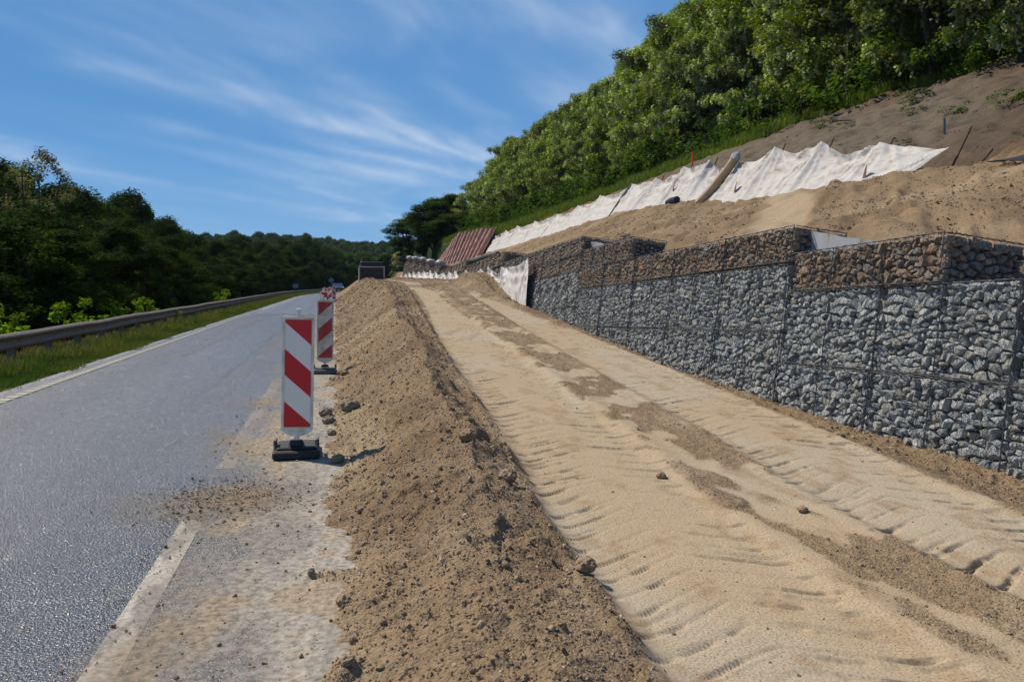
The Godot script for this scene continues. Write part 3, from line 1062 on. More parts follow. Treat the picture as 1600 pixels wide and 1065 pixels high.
func edge_wires(w: float, h: float, cells: int, seed_: int, rad := 0.005) -> ArrayMesh:
	# laced selvedge round the front face and up each diaphragm, and round the lid
	var rr := RandomNumberGenerator.new()
	rr.seed = seed_
	var mb := MB.new()
	var runs := [[Vector3(0, h, 0.02), Vector3(w, h, 0.02)], [Vector3(0, 0.01, 0.02), Vector3(w, 0.01, 0.02)], [Vector3(0, h, 0.0), Vector3(0, h + 0.01, -0.98)], [Vector3(w, h, 0.0), Vector3(w, h + 0.01, -0.98)], [Vector3(w, 0.0, -0.02), Vector3(w, 0.0, -0.98)]]
	for c in cells + 1:
		runs.append([Vector3(w * c / cells, 0, 0.022), Vector3(w * c / cells, h, 0.022)])
	for r in runs:
		var a: Vector3 = r[0]
		var b: Vector3 = r[1]
		var n := maxi(3, int((b - a).length() / 0.055))
		for strand in 2:
			var pts := []
			var rads := []
			for i in n + 1:
				var p := a.lerp(b, float(i) / n)
				var ph := i * 1.9 + strand * PI
				p += Vector3(cos(ph), sin(ph), sin(ph) * 0.6) * 0.006 + Vector3(rr.randf() - 0.5, rr.randf() - 0.5, rr.randf() - 0.5) * 0.012
				pts.append(p); rads.append(rad * rr.randf_range(0.7, 1.1))
			mb.tube(pts, rads, 4)
	return mb.mesh(M.wire)

func gabion(called: String, label: String, group: String, d_near: float, len_: float, y0: float, h: float, brown: bool, cells: int, mode: String, seed_: int, ends := false, proud := 0.0) -> Node3D:
	var sec := road_y(d_near)
	var rr := RandomNumberGenerator.new()
	rr.seed = seed_
	var b := deg_to_rad(7.0)
	var d_far := d_near + len_
	var fx := 6.0 + 0.122 * (y0 - sec) - proud + rr.randf_range(-0.015, 0.015)
	var basis := Basis(Vector3(0, 0, 1), Vector3(sin(b), cos(b), 0), Vector3(-cos(b), sin(b), 0))
	var t := thing(called, label, "gabion", Vector3(fx, y0 + rr.randf_range(-0.012, 0.012), -d_far), group)
	t.basis = basis.rotated(Vector3.UP, rr.randf_range(-0.006, 0.006)).rotated(Vector3.RIGHT, rr.randf_range(-0.004, 0.004))
	var cw := len_ / cells
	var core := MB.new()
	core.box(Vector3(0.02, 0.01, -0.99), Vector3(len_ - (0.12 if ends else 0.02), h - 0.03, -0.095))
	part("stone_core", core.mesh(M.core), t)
	var tones: Array = M.brown if brown else M.grey
	for c in cells:
		if mode == "stones":
			var lib: Array = cells_brown if brown else cells_grey
			var cell: Array = lib[rr.randi() % lib.size()]
			var flip := rr.randf() < 0.5
			var tr := Transform3D(Basis.from_scale(Vector3(cw, h / (0.5 if brown else 1.0), 1.0)), Vector3(c * cw, 0, 0))
			if flip:
				tr = Transform3D(Basis(Vector3(-cw, 0, 0), Vector3(0, -h / (0.5 if brown else 1.0), 0), Vector3(0, 0, 1)), Vector3((c + 1) * cw, h, 0))
			for s in cell:
				part("stone", s, t, tr, tones[mini(5, int(abs(rr.randfn(0.0, 2.4))))])
		else:
			var key := "%s%d" % ["b" if brown else "g", rr.randi() % 3]
			if not faces_joined.has(key):
				var cnt := 46 if brown else 60
				faces_joined[key] = joined_face(1.0, 0.5 if brown else 1.0, cnt, hash(key) % 9999, M.browns if brown else M.greys)
			var o := part("stones", faces_joined[key], t, Transform3D(Basis.from_scale(Vector3(cw, h / (0.5 if brown else 1.0), 1)), Vector3(c * cw, 0, 0)))
			o.set_meta("kind", "stuff")
		if mode != "far":
			var hk := "hex%.2f" % h
			if not faces_joined.has(hk):
				faces_joined[hk] = hex_mesh(1.0, h)
			part("wire_netting", faces_joined[hk], t, Transform3D(Basis.from_scale(Vector3(cw, 1, 1)), Vector3(c * cw, 0, 0)))
	if ends:
		# the end that faces the camera shows its stones too
		var ek := "end%s" % brown
		if not faces_joined.has(ek):
			faces_joined[ek] = joined_face(1.0, 0.5 if brown else 1.0, 60, 4242, M.browns if brown else M.greys)
		var e := part("end_stones", faces_joined[ek], t, Transform3D(Basis(Vector3(0, 0, -1), Vector3(0, h / (0.5 if brown else 1.0), 0), Vector3(1, 0, 0)), Vector3(len_ - 0.02, 0, -0.02)))
		e.set_meta("kind", "stuff")
		var hk := "hex%.2f" % h
		if mode != "far" and faces_joined.has(hk):
			part("end_netting", faces_joined[hk], t, Transform3D(Basis(Vector3(0, 0, -1), Vector3(0, 1, 0), Vector3(1, 0, 0)), Vector3(len_ - 0.03, 0, 0)))
	var lk := "lid%s" % brown
	if not faces_joined.has(lk):
		faces_joined[lk] = joined_face(1.0, 1.0, 60, 5151, M.browns if brown else M.greys)
	for c in cells:
		var l := part("top_stones", faces_joined[lk], t, Transform3D(Basis(Vector3(cw, 0, 0), Vector3(0, 0, -0.96), Vector3(0, 1, 0)), Vector3(c * cw, h - 0.01, -0.03)))
		l.set_meta("kind", "stuff")
	if mode != "far":
		var wk := "edge%.2f %.2f %d %d" % [len_, h, cells, seed_ % 3]
		if not faces_joined.has(wk):
			faces_joined[wk] = edge_wires(len_, h, cells, seed_)
		part("edge_wire", faces_joined[wk], t)
	else:
		var wk := "fedge%.2f %.2f" % [len_, h]
		if not faces_joined.has(wk):
			faces_joined[wk] = edge_wires(len_, h, cells, 1, 0.012)
		part("edge_wire", faces_joined[wk], t)
	return t

func build_gabions() -> void:
	var rr := RandomNumberGenerator.new()
	rr.seed = 77
	for k in 8:
		var lib := []
		for poly in stone_cells(1.0, 1.0, 96, rr, 1.35):
			var mb := MB.new()
			stone_shape(mb, poly, rr)
			lib.append(mb.mesh(M.grey[0]))
		cells_grey.append(lib)
	for k in 7:
		var lib := []
		for poly in stone_cells(1.0, 0.5, 60, rr, 1.4):
			var mb := MB.new()
			stone_shape(mb, poly, rr)
			lib.append(mb.mesh(M.brown[0]))
		cells_brown.append(lib)
	var gg := "grey stone gabions of the lower courses"
	var gb := "brown stone gabions of the upper courses"
	var sd := 100
	# first step of the wall, D 4.4 to 10.4
	for k in 3:
		sd += 1
		gabion("gabion", "grey gabion half buried by the berm, first wall step, %s from the near end" % ordinal(k), gg, 4.4 + 2.0 * k, 2.0, -0.14, 1.0, false, 2, "stones", sd)
		sd += 1
		gabion("gabion", "upper grey stone gabion of the first wall step, %s from the near end" % ordinal(k), gg, 4.4 + 2.0 * k, 2.0, 0.865, 0.98, false, 2, "stones", sd)
	gabion("gabion", "brown stone gabion with a dark shaded end, standing alone on the nearest wall step", gb, 7.45, 2.95, 1.86, 0.53, true, 3, "stones", 311, true)
	# second step, D 10.4 to 20.6
	for k in 5:
		sd += 1
		var d := 10.42 + 2.04 * k
		gabion("gabion", "grey gabion sunk in earth, second wall step, %s from the near end" % ordinal(k), gg, d, 2.04, 0.33, 0.97, false, 2, "stones", sd, k == 0)
		sd += 1
		gabion("gabion", "grey gabion right under the brown course, second wall step, %s from the near end" % ordinal(k), gg, d, 2.04, 1.31, 0.95, false, 2, "stones", sd, k == 0)
		sd += 1
		gabion("gabion", "brown stone gabion resting on grey ones, second wall step, %s from the near end" % ordinal(k), gb, d, 2.04, 2.275, 0.51, true, 2, "stones", sd, k == 0)
	for k in 2:
		sd += 1
		gabion("gabion", "topmost brown gabion of the second wall step, %s" % ["its dark end facing the camera", "touching the third wall step"][k], gb, 16.9 + 1.86 * k, 1.86, 2.795, 0.48, true, 2, "stones", sd, k == 0)
	# third step, D 20.6 to 30.8: its foot goes behind the white sheet
	for k in 5:
		var d := 20.64 + 2.04 * k
		for c in 2:
			sd += 1
			gabion("gabion", "distant grey gabion, %s grey course of the third wall step, %s from near end" % [["lower", "upper"][c], ordinal(k)], gg, d, 2.04, [0.86, 1.81][c], 0.94, false, 2, "joined", sd, k == 0)
		for c in 2:
			sd += 1
			gabion("gabion", "brown stone gabion, %s brown course of the third wall step, %s from near end" % [["first", "second"][c], ordinal(k)], gb, d, 2.04, [2.765, 3.225][c], 0.455, true, 2, "joined", sd, k == 0)
	# steps beyond, above the hanging sheets
	var s0 := 30.9
	var tops := [4.12, 4.5, 5.0, 5.5, 6.0, 6.5, 7.0]
	var lens := [9.6, 11.0, 6.0, 5.5, 5.5, 6.0, 6.0]
	for k in 7:
		var n: float = lens[k]
		var half := n * 0.5
		for j in 2:
			sd += 1
			gabion("gabion", "dark stone gabion just above the hanging sheets, %s far wall step, %s half" % [ordinal(k), ["near", "far"][j]], gb, s0 + half * j, half, tops[k] - 1.0, 0.5, true, 5 if k < 2 else 3, "far", sd, j == 0)
			sd += 1
			gabion("gabion", "far dark stone gabion at the top of the %s far wall step, %s half" % [ordinal(k), ["near", "far"][j]], gb, s0 + half * j, half, tops[k] - 0.5, 0.5, true, 5 if k < 2 else 3, "far", sd, j == 0)
			sd += 1
			gabion("gabion", "grey gabion behind the hanging white sheets, %s far wall step, %s half" % [ordinal(k), ["near", "far"][j]], gg, s0 + half * j, half, tops[k] - 2.0, 1.0, false, 5 if k < 2 else 3, "far", sd)
		s0 += n

# ------------------------------------------------------------------ sheets, stakes and piles
func drape(pegs: Array, foot: Callable, top_x: float, foot_x: float, seed_: int, sag: Array, m: Material, per := 44, nv := 32, pleat := 0.14, deep := 0.5) -> ArrayMesh:
	# cloth hung from pegs [D, height]; each span sags, pleats run out from each peg
	var pts := PackedVector3Array()
	var cols := 0
	var spans := pegs.size() - 1
	var dl := []
	for k in spans:
		for i in per:
			dl.append([k, float(i) / per])
	dl.append([spans - 1, 1.0])
	cols = dl.size()
	for v in nv + 1:
		var f := float(v) / nv
		for i in cols:
			var q: Array = dl[i]
			var k: int = q[0]
			var t: float = q[1]
			var d: float = lerpf(pegs[k][0], pegs[k + 1][0], t)
			var top: float = lerpf(pegs[k][1], pegs[k + 1][1], t) - sag[k] * 4.0 * t * (1.0 - t) * (1.0 - 0.25 * sin(t * PI * 2.0 + seed_))
			var low: float = foot.call(d)
			top = maxf(top, low + 0.04)
			var h := lerpf(top, low, f)
			var drop := top - h
			var out := 0.0
			for s in [k, k + 1]:
				var o := Vector2(d - pegs[s][0], pegs[s][1] - h)
				var r := o.length()
				var ang := atan2(o.x, maxf(o.y, 0.0) + 0.15)
				var fold := sin(ang * 8.0 + seed_ * 1.7 + s * 2.1 + 2.0 * n2.get_noise_2d(ang * 60.0, seed_ * 30.0 + s * 9.0))
				out += pleat * (1.0 - 1.6 * sqrt(absf(fold))) * exp(-r * 0.9) * minf(1.0, r * 2.0)
				out += 0.07 * exp(-pow(o.x / 0.12, 2.0)) * exp(-r * 0.6)
			out += deep * sag[k] * sin(drop * 16.0 + 3.0 * t + 2.0 * n1.get_noise_2d(d * 30.0, seed_)) * exp(-drop * 2.6) * 4.0 * t * (1.0 - t)
			out += 0.03 * n1.get_noise_2d(d * 50.0 + seed_ * 50.0, h * 20.0) + 0.025 * n2.get_noise_2d(d * 130.0 + h * 20.0, h * 14.0)
			var x := lerpf(top_x, foot_x, f) - out * 0.9
			pts.append(P(x, h + out * 0.35, d))
	# rows run downwards: turn so that the outer side faces the road
	return grid(cols, nv + 1, pts, m)

func build_sheets() -> void:
	var foot := func(d: float) -> float: return kn(d, FB) - 0.18
	var pegs := [[14.5, 4.93], [16.6, 5.5], [18.9, 6.0], [21.2, 6.34], [23.3, 6.28], [25.4, 6.77], [27.4, 6.92], [30.0, 6.95], [32.8, 7.2], [36.9, 7.3], [40.6, 7.34], [45.0, 7.46], [50.0, 7.66], [55.0, 7.92], [59.0, 8.05], [63.8, 8.2]]
	var sags := [0.03, 0.25, 0.18, 0.08, 0.3, 0.12, 0.22, 0.1, 0.2, 0.16, 0.2, 0.2, 0.2, 0.2, 0.2]
	var cuts := [[0, 4, "large white fabric sheet draped over four stakes at the near end of the upper bank"], [4, 5, "short crumpled white fabric sheet just beyond the bare log on the upper bank"],
		[5, 8, "white fabric sheet with a small rusty tear, middle of the upper bank"], [8, 11, "wrinkled white fabric sheet below the grassy slope on the upper bank"], [11, 15, "farthest white fabric sheet, ending at the rusty sheet piles"]]
	for c in cuts:
		var p: Array = pegs.slice(c[0], c[1] + 1)
		p[0] = [p[0][0] - 0.08, p[0][1]]
		var o := part("fabric_sheet", drape(p, foot, 12.18, 11.0, c[0] + 1, sags.slice(c[0], c[1]), M.cloth), self)
		tag(o, c[2], "fabric sheet", "white sheets covering the upper bank")
	# stakes that carry the cloth
	var words := ["rusty stake leaning at the near end of the white fabric sheet", "dark stake poking over the first hump of white fabric", "stake wrapped in a white fabric peak, tallest of the draped sheet", "stake tip under the fabric left of the tallest peak", "",
		"stake under a raised fabric fold beyond the log", "stake at the dark tear in the white sheet", "thin stake between two fabric seams", "stake at the corner where the brown bank edge begins"]
	for k in pegs.size():
		if k == 4:
			continue
		var mb := MB.new()
		var a := P(12.4, pegs[k][1] + (0.4 if k == 0 else 0.1), pegs[k][0] - (0.35 if k == 0 else 0.1))
		var b := P(11.95, pegs[k][1] - 1.1, pegs[k][0] + 0.12)
		mb.tube([b - a, Vector3.ZERO], [0.025, 0.022], 6)
		var o := part("stake", mb.mesh(M.rust), self, Transform3D(Basis.IDENTITY, a))
		tag(o, words[k] if k < words.size() else "stake holding the far white fabric sheet, %s beyond the brown bank edge" % ordinal(k - words.size()), "stake", "stakes along the upper bank")
	# bare log between two sheets
	var lg := thing("log", "bare peeled log leaning on the bank between two white sheets", "log", P(11.0, kn(23.4, FB) - 0.2, 23.75))
	var mb2 := MB.new()
	mb2.tube([Vector3(-0.15, 0, 0), Vector3(0.35, 0.55, 0.14), Vector3(0.75, 1.1, 0.3), Vector3(1.0, 1.5, 0.42)], [0.15, 0.15, 0.14, 0.13], 10)
	part("trunk", mb2.mesh(M.wood), lg)
	var cap := MB.new()
	cap.tube([Vector3(0.98, 1.47, 0.41), Vector3(1.04, 1.6, 0.45), Vector3(1.1, 1.68, 0.48)], [0.15, 0.14, 0.06], 8)
	part("plastic_cap", cap.mesh(M.membrane), lg)
	# torn flaps
	for f in [[15.9, 0.62, "dark hanging cord on the near white sheet"], [22.0, 0.55, "torn brown flap in the white sheet near the log"], [27.0, 0.35, "rusty slit torn in the white sheet under a stake"]]:
		var d: float = f[0]
		var k: float = f[1]
		var y := lerpf(kn(d, [[14.5, 4.93], [16.6, 5.5], [18.9, 5.9], [23, 6.2], [28, 6.85]]), kn(d, FB) - 0.18, k)
		var x := lerpf(12.18, 11.0, k) - 0.16
		var fb := MB.new()
		fb.quad(Vector3(0, 0.16, 0.03), Vector3(-0.05, -0.14, 0.06), Vector3(-0.06, -0.18, -0.07), Vector3(0.02, 0.1, -0.06))
		fb.tri(Vector3(-0.05, -0.14, 0.06), Vector3(-0.1, -0.26, 0.02), Vector3(-0.06, -0.18, -0.07))
		var o := part("torn_flap", fb.mesh(M.rust), self, Transform3D(Basis.IDENTITY, P(x, y, d)))
		tag(o, f[2], "torn flap")
	# rusty sheet piles beyond the fabric
	var wall := thing("sheet_pile_wall", "rusty red sheet pile wall with pale lime streaks, leaning back at the end of the white fabric", "sheet pile wall", P(11, 6, 64))
	var n := 15
	for k in n:
		var d0 := 63.2 + 33.0 * k / n
		var d1 := 63.2 + 33.0 * (k + 1) / n
		var pm := MB.new()
		var top := kn((d0 + d1) * 0.5, [[63, 8.75], [71, 9.4], [83, 10.25], [96, 9.0]]) + rng.randf_range(-0.12, 0.15)
		var bot := kn((d0 + d1) * 0.5, FB) - 0.5
		var w := d1 - d0
		var prof := [[0.0, 0.0], [0.12, 0.0], [0.28, 0.28], [0.72, 0.28], [0.88, 0.0], [1.0, 0.0]]
		for i in prof.size() - 1:
			var za: float = d0 + w * prof[i][0]
			var zb: float = d0 + w * prof[i + 1][0]
			var oa: float = prof[i][1]
			var ob: float = prof[i + 1][1]
			var org := Vector3(11, 6, -64)
			var q0 := P(10.7 - oa, bot, za) - org
			var q1 := P(10.7 - ob, bot, zb) - org
			var q2 := P(12.3 - ob, top, zb) - org
			var q3 := P(12.3 - oa, top, za) - org
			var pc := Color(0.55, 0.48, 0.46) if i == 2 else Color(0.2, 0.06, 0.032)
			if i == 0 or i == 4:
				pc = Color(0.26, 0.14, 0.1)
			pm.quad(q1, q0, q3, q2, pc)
			pm.quad(q0 + Vector3(0.05, 0, 0), q1 + Vector3(0.05, 0, 0), q2 + Vector3(0.05, 0, 0), q3 + Vector3(0.05, 0, 0))
			pm.quad(q3, q3 + Vector3(0.05, 0, 0), q2 + Vector3(0.05, 0, 0), q2)
		part("sheet_pile", pm.mesh(M.pile), wall)
	# sheets hung over the lower wall beyond the open grey courses
	var low := func(d: float) -> float: return kn(d, B_) - 0.1
	var hp := [[25.5, 3.52], [29.8, 3.42], [32.5, 3.6], [34.6, 3.68], [38.6, 3.85], [42.4, 4.05], [44.5, 4.1], [47.0, 4.2], [51.0, 4.5], [54.0, 4.76], [58.0, 4.95], [62.0, 5.15], [66.0, 5.35], [70.0, 5.5], [74.0, 5.6], [79.0, 5.75]]
	var hs := [0.16, 0.22, 0.2, 0.3, 0.22, 0.12, 0.16, 0.16, 0.2, 0.2, 0.2, 0.2, 0.2, 0.2, 0.2]
	var hc := [[0, 1, "white sheet hung in a big triangle over the grey gabions where the open wall ends"], [1, 4, "white scalloped sheet hung low on the wall behind the dirt hump"], [4, 8, "bright white sheet hung on the wall beyond the dirt hump"], [8, 11, "white sheet hung under the stepped far gabions"], [11, 15, "farthest white sheet hung at the foot of the far wall"]]
	for c in hc:
		var p: Array = hp.slice(c[0], c[1] + 1)
		if c[0] > 0:
			p[0] = [p[0][0] + 0.1, p[0][1] - 0.05]
		var o := part("hanging_sheet", drape(p, low, 6.02, 5.9, c[0] + 3, hs.slice(c[0], c[1]), M.cloth_clean, 30, 24, 0.13, 0.3), self)
		tag(o, c[2], "hanging sheet", "white sheets hung over the lower wall")
	# pale membrane that holds the soil behind the gaps in the brown course
	for q in [[8.7, 10.4, 2.05, 2.72, 6.72, 6.5, "smooth pale grey membrane with brown streaks behind the nearest brown gabion"], [15.9, 16.85, 2.62, 2.98, 6.98, 6.98, "narrow strip of pale membrane right of the two-high brown gabions"], [18.9, 20.62, 2.98, 3.52, 6.75, 6.5, "crumpled white membrane tucked beside the third wall step"]]:
		var pts := PackedVector3Array()
		for v in 9:
			for i in 21:
				var t := i / 20.0
				var d: float = lerpf(q[0], q[1], t)
				var y: float = lerpf(q[2] - 0.1, lerpf(q[2] + 0.28, q[3], t) + 0.03 * n1.get_noise_2d(d * 80.0, 3.0), 1.0 - v / 8.0)
				pts.append(P(lerpf(q[4], q[5], t) + 0.02 * (1.0 - v / 8.0) + 0.02 * n1.get_noise_2d(d * 40.0, y * 40.0), y, d))
		var o := part("membrane", grid(21, 9, pts, M.membrane), self)
		tag(o, q[6], "membrane")
	# dark geogrid sticking out of the slope at the right
	var gt := thing("geogrid_sheet", "dark blue plastic geogrid rolled out on the soil at the right edge", "geogrid", P(11.2, 4.2, 12.0))
	var gm := MB.new()
	var at := func(a: float, b: float) -> Vector3:
		# a runs away from the camera, b up the cut
		var d := 9.6 + 2.7 * a
		return P(11.1 + 0.35 * b, kn(d, FB) + 0.06 + (0.5 * (1.0 - a) + 0.02) * b + 0.03 * sin(a * 9.0), d) - gt.position
	for i in 12:
		var b := i / 11.0
		var ps := []
		var rs := []
		for q in 15:
			ps.append(at.call(q / 14.0, b)); rs.append(0.009)
		gm.tube(ps, rs, 4)
	for i in 44:
		var a := i / 43.0
		gm.tube([at.call(a, 0.0), at.call(a, 0.5), at.call(a, 1.0)], [0.008, 0.008, 0.008], 4)
	part("grid_strands", gm.mesh(M.geogrid), gt).set_meta("kind", "stuff")

# ------------------------------------------------------------------ guardrail
func build_guardrail() -> void:
	var t := thing("guardrail", "weathered steel guardrail along the left edge of the road", "guardrail", P(-5.9, road_y(8), 8))
	var org := t.position
	var prof := [Vector2(0.0, -0.155), Vector2(0.03, -0.15), Vector2(0.075, -0.11), Vector2(0.08, -0.075), Vector2(0.02, -0.02), Vector2(0.02, 0.02), Vector2(0.08, 0.075), Vector2(0.075, 0.11), Vector2(0.03, 0.15), Vector2(0.0, 0.155)]
	var d := 2.0
	var k := 0
	while d < 176.0:
		var mb := MB.new()
		var step := 4.0
		var n := 4
		for i in n:
			var a := d + step * i / n
			var b := d + step * (i + 1) / n + (0.12 if i == n - 1 else 0.0)
			var lift := 0.003 if k % 2 else 0.0
			for q in prof.size() - 1:
				var v := []
				for e in [[a, prof[q]], [b, prof[q]], [b, prof[q + 1]], [a, prof[q + 1]]]:
					var s: float = e[0]
					var o: Vector2 = e[1]
					var wob := 0.025 * n1.get_noise_2d(s * 12.0, 5.0)
					v.append(P(-5.9 + bend(s) + o.x + lift, road_y(s) + 0.33 + o.y + wob, s) - org)
				mb.quad(v[0], v[3], v[2], v[1])
		part("rail", mb.mesh(M.rail), t)
		d += step
		k += 1
	var pm := MB.new()
	pm.box(Vector3(-0.16, -0.5, -0.05), Vector3(-0.03, 0.62, 0.05), 0.006)
	pm.box(Vector3(-0.03, 0.42, -0.04), Vector3(0.018, 0.58, 0.04), 0.0)
	var post := pm.mesh(M.steel)
	var bm := MB.new()
	bm.tube([Vector3(0, 0, 0), Vector3(0.03, 0, 0)], [0.022, 0.018], 6)
	var bolt := bm.mesh(M.steel)
	d = 3.0
	while d < 176.0:
		part("post", post, t, Transform3D(Basis.IDENTITY, P(-5.9 + bend(d), road_y(d) - 0.19, d) - org))
		if d < 60.0:
			part("bolt", bolt, t, Transform3D(Basis.IDENTITY, P(-5.9 + 0.018, road_y(d) + 0.33 + 0.025 * n1.get_noise_2d(d * 12.0, 5.0), d) - org))
		d += 2.0

# ------------------------------------------------------------------ beacons
func outline_mesh(outline: Array, z0: float, z1: float, m: Material) -> ArrayMesh:
	var mb := MB.new()
	var a := []
	var b := []
	for p in outline:
		a.append(Vector3(p.x, p.y, z0)); b.append(Vector3(p.x, p.y, z1))
	mb.loft([a, b], true, true)
	return mb.mesh(m)

func beacon(label: String, at: Vector3, turn: float, lean: float, mirror: bool, dirty: bool, plain_head: bool, detail: bool) -> void:
	var t := thing("beacon_board", label, "beacon board", at, "red and white beacon boards along the closed lane")
	t.rotation = Vector3(0, turn, 0)
	var up := Transform3D(Basis.from_euler(Vector3(0, 0, lean)), Vector3(0, 0, 0))
	# rubber foot with carrying handles
	var f := MB.new()
	f.box(Vector3(-0.19, 0.0, -0.4), Vector3(0.19, 0.065, 0.16), 0.012)
	f.box(Vector3(-0.16, 0.064, -0.36), Vector3(0.16, 0.088, 0.08), 0.01)
	var foot := part("foot", f.mesh(M.rubber_dusty if dirty else M.rubber), t)
	var hm := MB.new()
	for s in [-1.0, 1.0]:
		var pts := [Vector3(s * 0.17, 0.07, 0.02), Vector3(s * 0.17, 0.13, 0.02), Vector3(s * 0.17, 0.13, -0.14), Vector3(s * 0.17, 0.07, -0.14)]
		var one := MB.new()
		one.tube(pts, [0.016, 0.016, 0.016, 0.016], 6)
		part("handle", one.mesh(M.rubber_dusty), foot)
	var sm := MB.new()
	sm.tube([Vector3(0, 0.1, 0), Vector3(0, 0.14, 0)], [0.07, 0.05], 10)
	part("socket", sm.mesh(M.rubber), foot)
	# board body: flat slab, rounded top, tapering foot
	var w := 0.13
	var o := [Vector2(-0.05, 0.175), Vector2(0.05, 0.175), Vector2(w - 0.02, 0.205), Vector2(w, 0.23), Vector2(w, 1.15), Vector2(w - 0.006, 1.172), Vector2(w - 0.022, 1.18), Vector2(-w + 0.022, 1.18), Vector2(-w + 0.006, 1.172), Vector2(-w, 1.15), Vector2(-w, 0.23), Vector2(-w + 0.02, 0.205)]
	var body := part("board", outline_mesh(o, -0.02, 0.02, M.sheet_dirty if dirty else M.white), t, up)
	var rim := MB.new()
	for r in [[Vector2(-w + 0.004, 0.235), Vector2(-w + 0.02, 1.172)], [Vector2(w - 0.02, 0.235), Vector2(w - 0.004, 1.172)]]:
		rim.box(Vector3(r[0].x, r[0].y, 0.019), Vector3(r[1].x, r[1].y, 0.03), 0.003)
	rim.box(Vector3(-w + 0.0205, 1.154, 0.019), Vector3(w - 0.0205, 1.172, 0.03), 0.003)
	part("rim", rim.mesh(M.sheet_dirty if dirty else M.white), body)
	var y0 := 0.25
	var hh := 0.895
	var fw := 0.106
	var face := MB.new()
	face.box(Vector3(-fw, y0, 0.0195), Vector3(fw, y0 + hh, 0.022))
	part("white_face", face.mesh(M.sheet_dirty if dirty else M.sheet_white), body)
	var rect := PackedVector2Array([Vector2(-fw, y0), Vector2(fw, y0), Vector2(fw, y0 + hh), Vector2(-fw, y0 + hh)])
	for k in 3:
		var l1 := y0 + hh * 0.736 + 0.435 * (1 - k)
		var l0 := l1 - 0.215
		var q := PackedVector2Array([Vector2(-fw - 0.01, l0), Vector2(fw + 0.01, l0 - 0.205), Vector2(fw + 0.01, l1 - 0.205), Vector2(-fw - 0.01, l1)])
		if mirror:
			for i in 4:
				q[i].x = -q[i].x
		for poly in Geometry2D.intersect_polygons(rect, q):
			var pl := poly
			if Geometry2D.is_polygon_clockwise(pl):
				pl.reverse()
			part("red_stripe", outline_mesh(Array(pl), 0.0215, 0.0235, M.red_dirty if dirty else M.red), body)
	# post: below the board, and standing above it or ending in a hook
	var pm := MB.new()
	pm.box(Vector3(-0.02, 0.1, -0.019), Vector3(0.02, 0.18, 0.019), 0.004)
	if not plain_head:
		pm.box(Vector3(-0.02, 1.178, -0.019), Vector3(0.02, 1.24, 0.019), 0.006)
	part("post", pm.mesh(M.white), t, up)
	if plain_head:
		var hk := MB.new()
		hk.tube([Vector3(-0.03, 1.175, 0), Vector3(-0.03, 1.22, 0), Vector3(0.0, 1.24, 0), Vector3(0.035, 1.22, 0), Vector3(0.035, 1.18, 0)], [0.009, 0.009, 0.01, 0.009, 0.009], 6)
		part("hook", hk.mesh(M.black), t, up)

func build_beacons() -> void:
	var list := [
		["nearest beacon board, clean red and white stripes falling to the right, white post above", -0.34, 7.05, 0.03, -0.022, false, false, false],
		["second beacon board, dusty stripes rising to the right with a dark hook on top", -0.2, 13.5, 0.05, -0.012, true, true, true],
		["third beacon board, just behind the hook of the dusty second board", -0.42, 27.6, 0.0, 0.0, false, false, false],
		["small far beacon board half hidden left behind the third board", -0.62, 43.0, 0.0, 0.0, false, false, false],
		["far beacon board with stripes rising to the right, tallest of the far cluster", -0.42, 49.0, 0.12, 0.0, true, false, false],
		["farthest beacon board of the near cluster, with a tan dusty head, next to the dirt", -0.22, 65.0, -0.2, 0.02, false, true, false],
		["tiny lone beacon board near the dark car, below the truck", 2.05, 126.0, 0.0, 0.0, false, false, false]]
	for b in list:
		beacon(b[0], P(b[1], road_y(b[2]) + 0.008, b[2]), b[3], b[4], b[5], b[6], b[7], b[2] < 20.0)

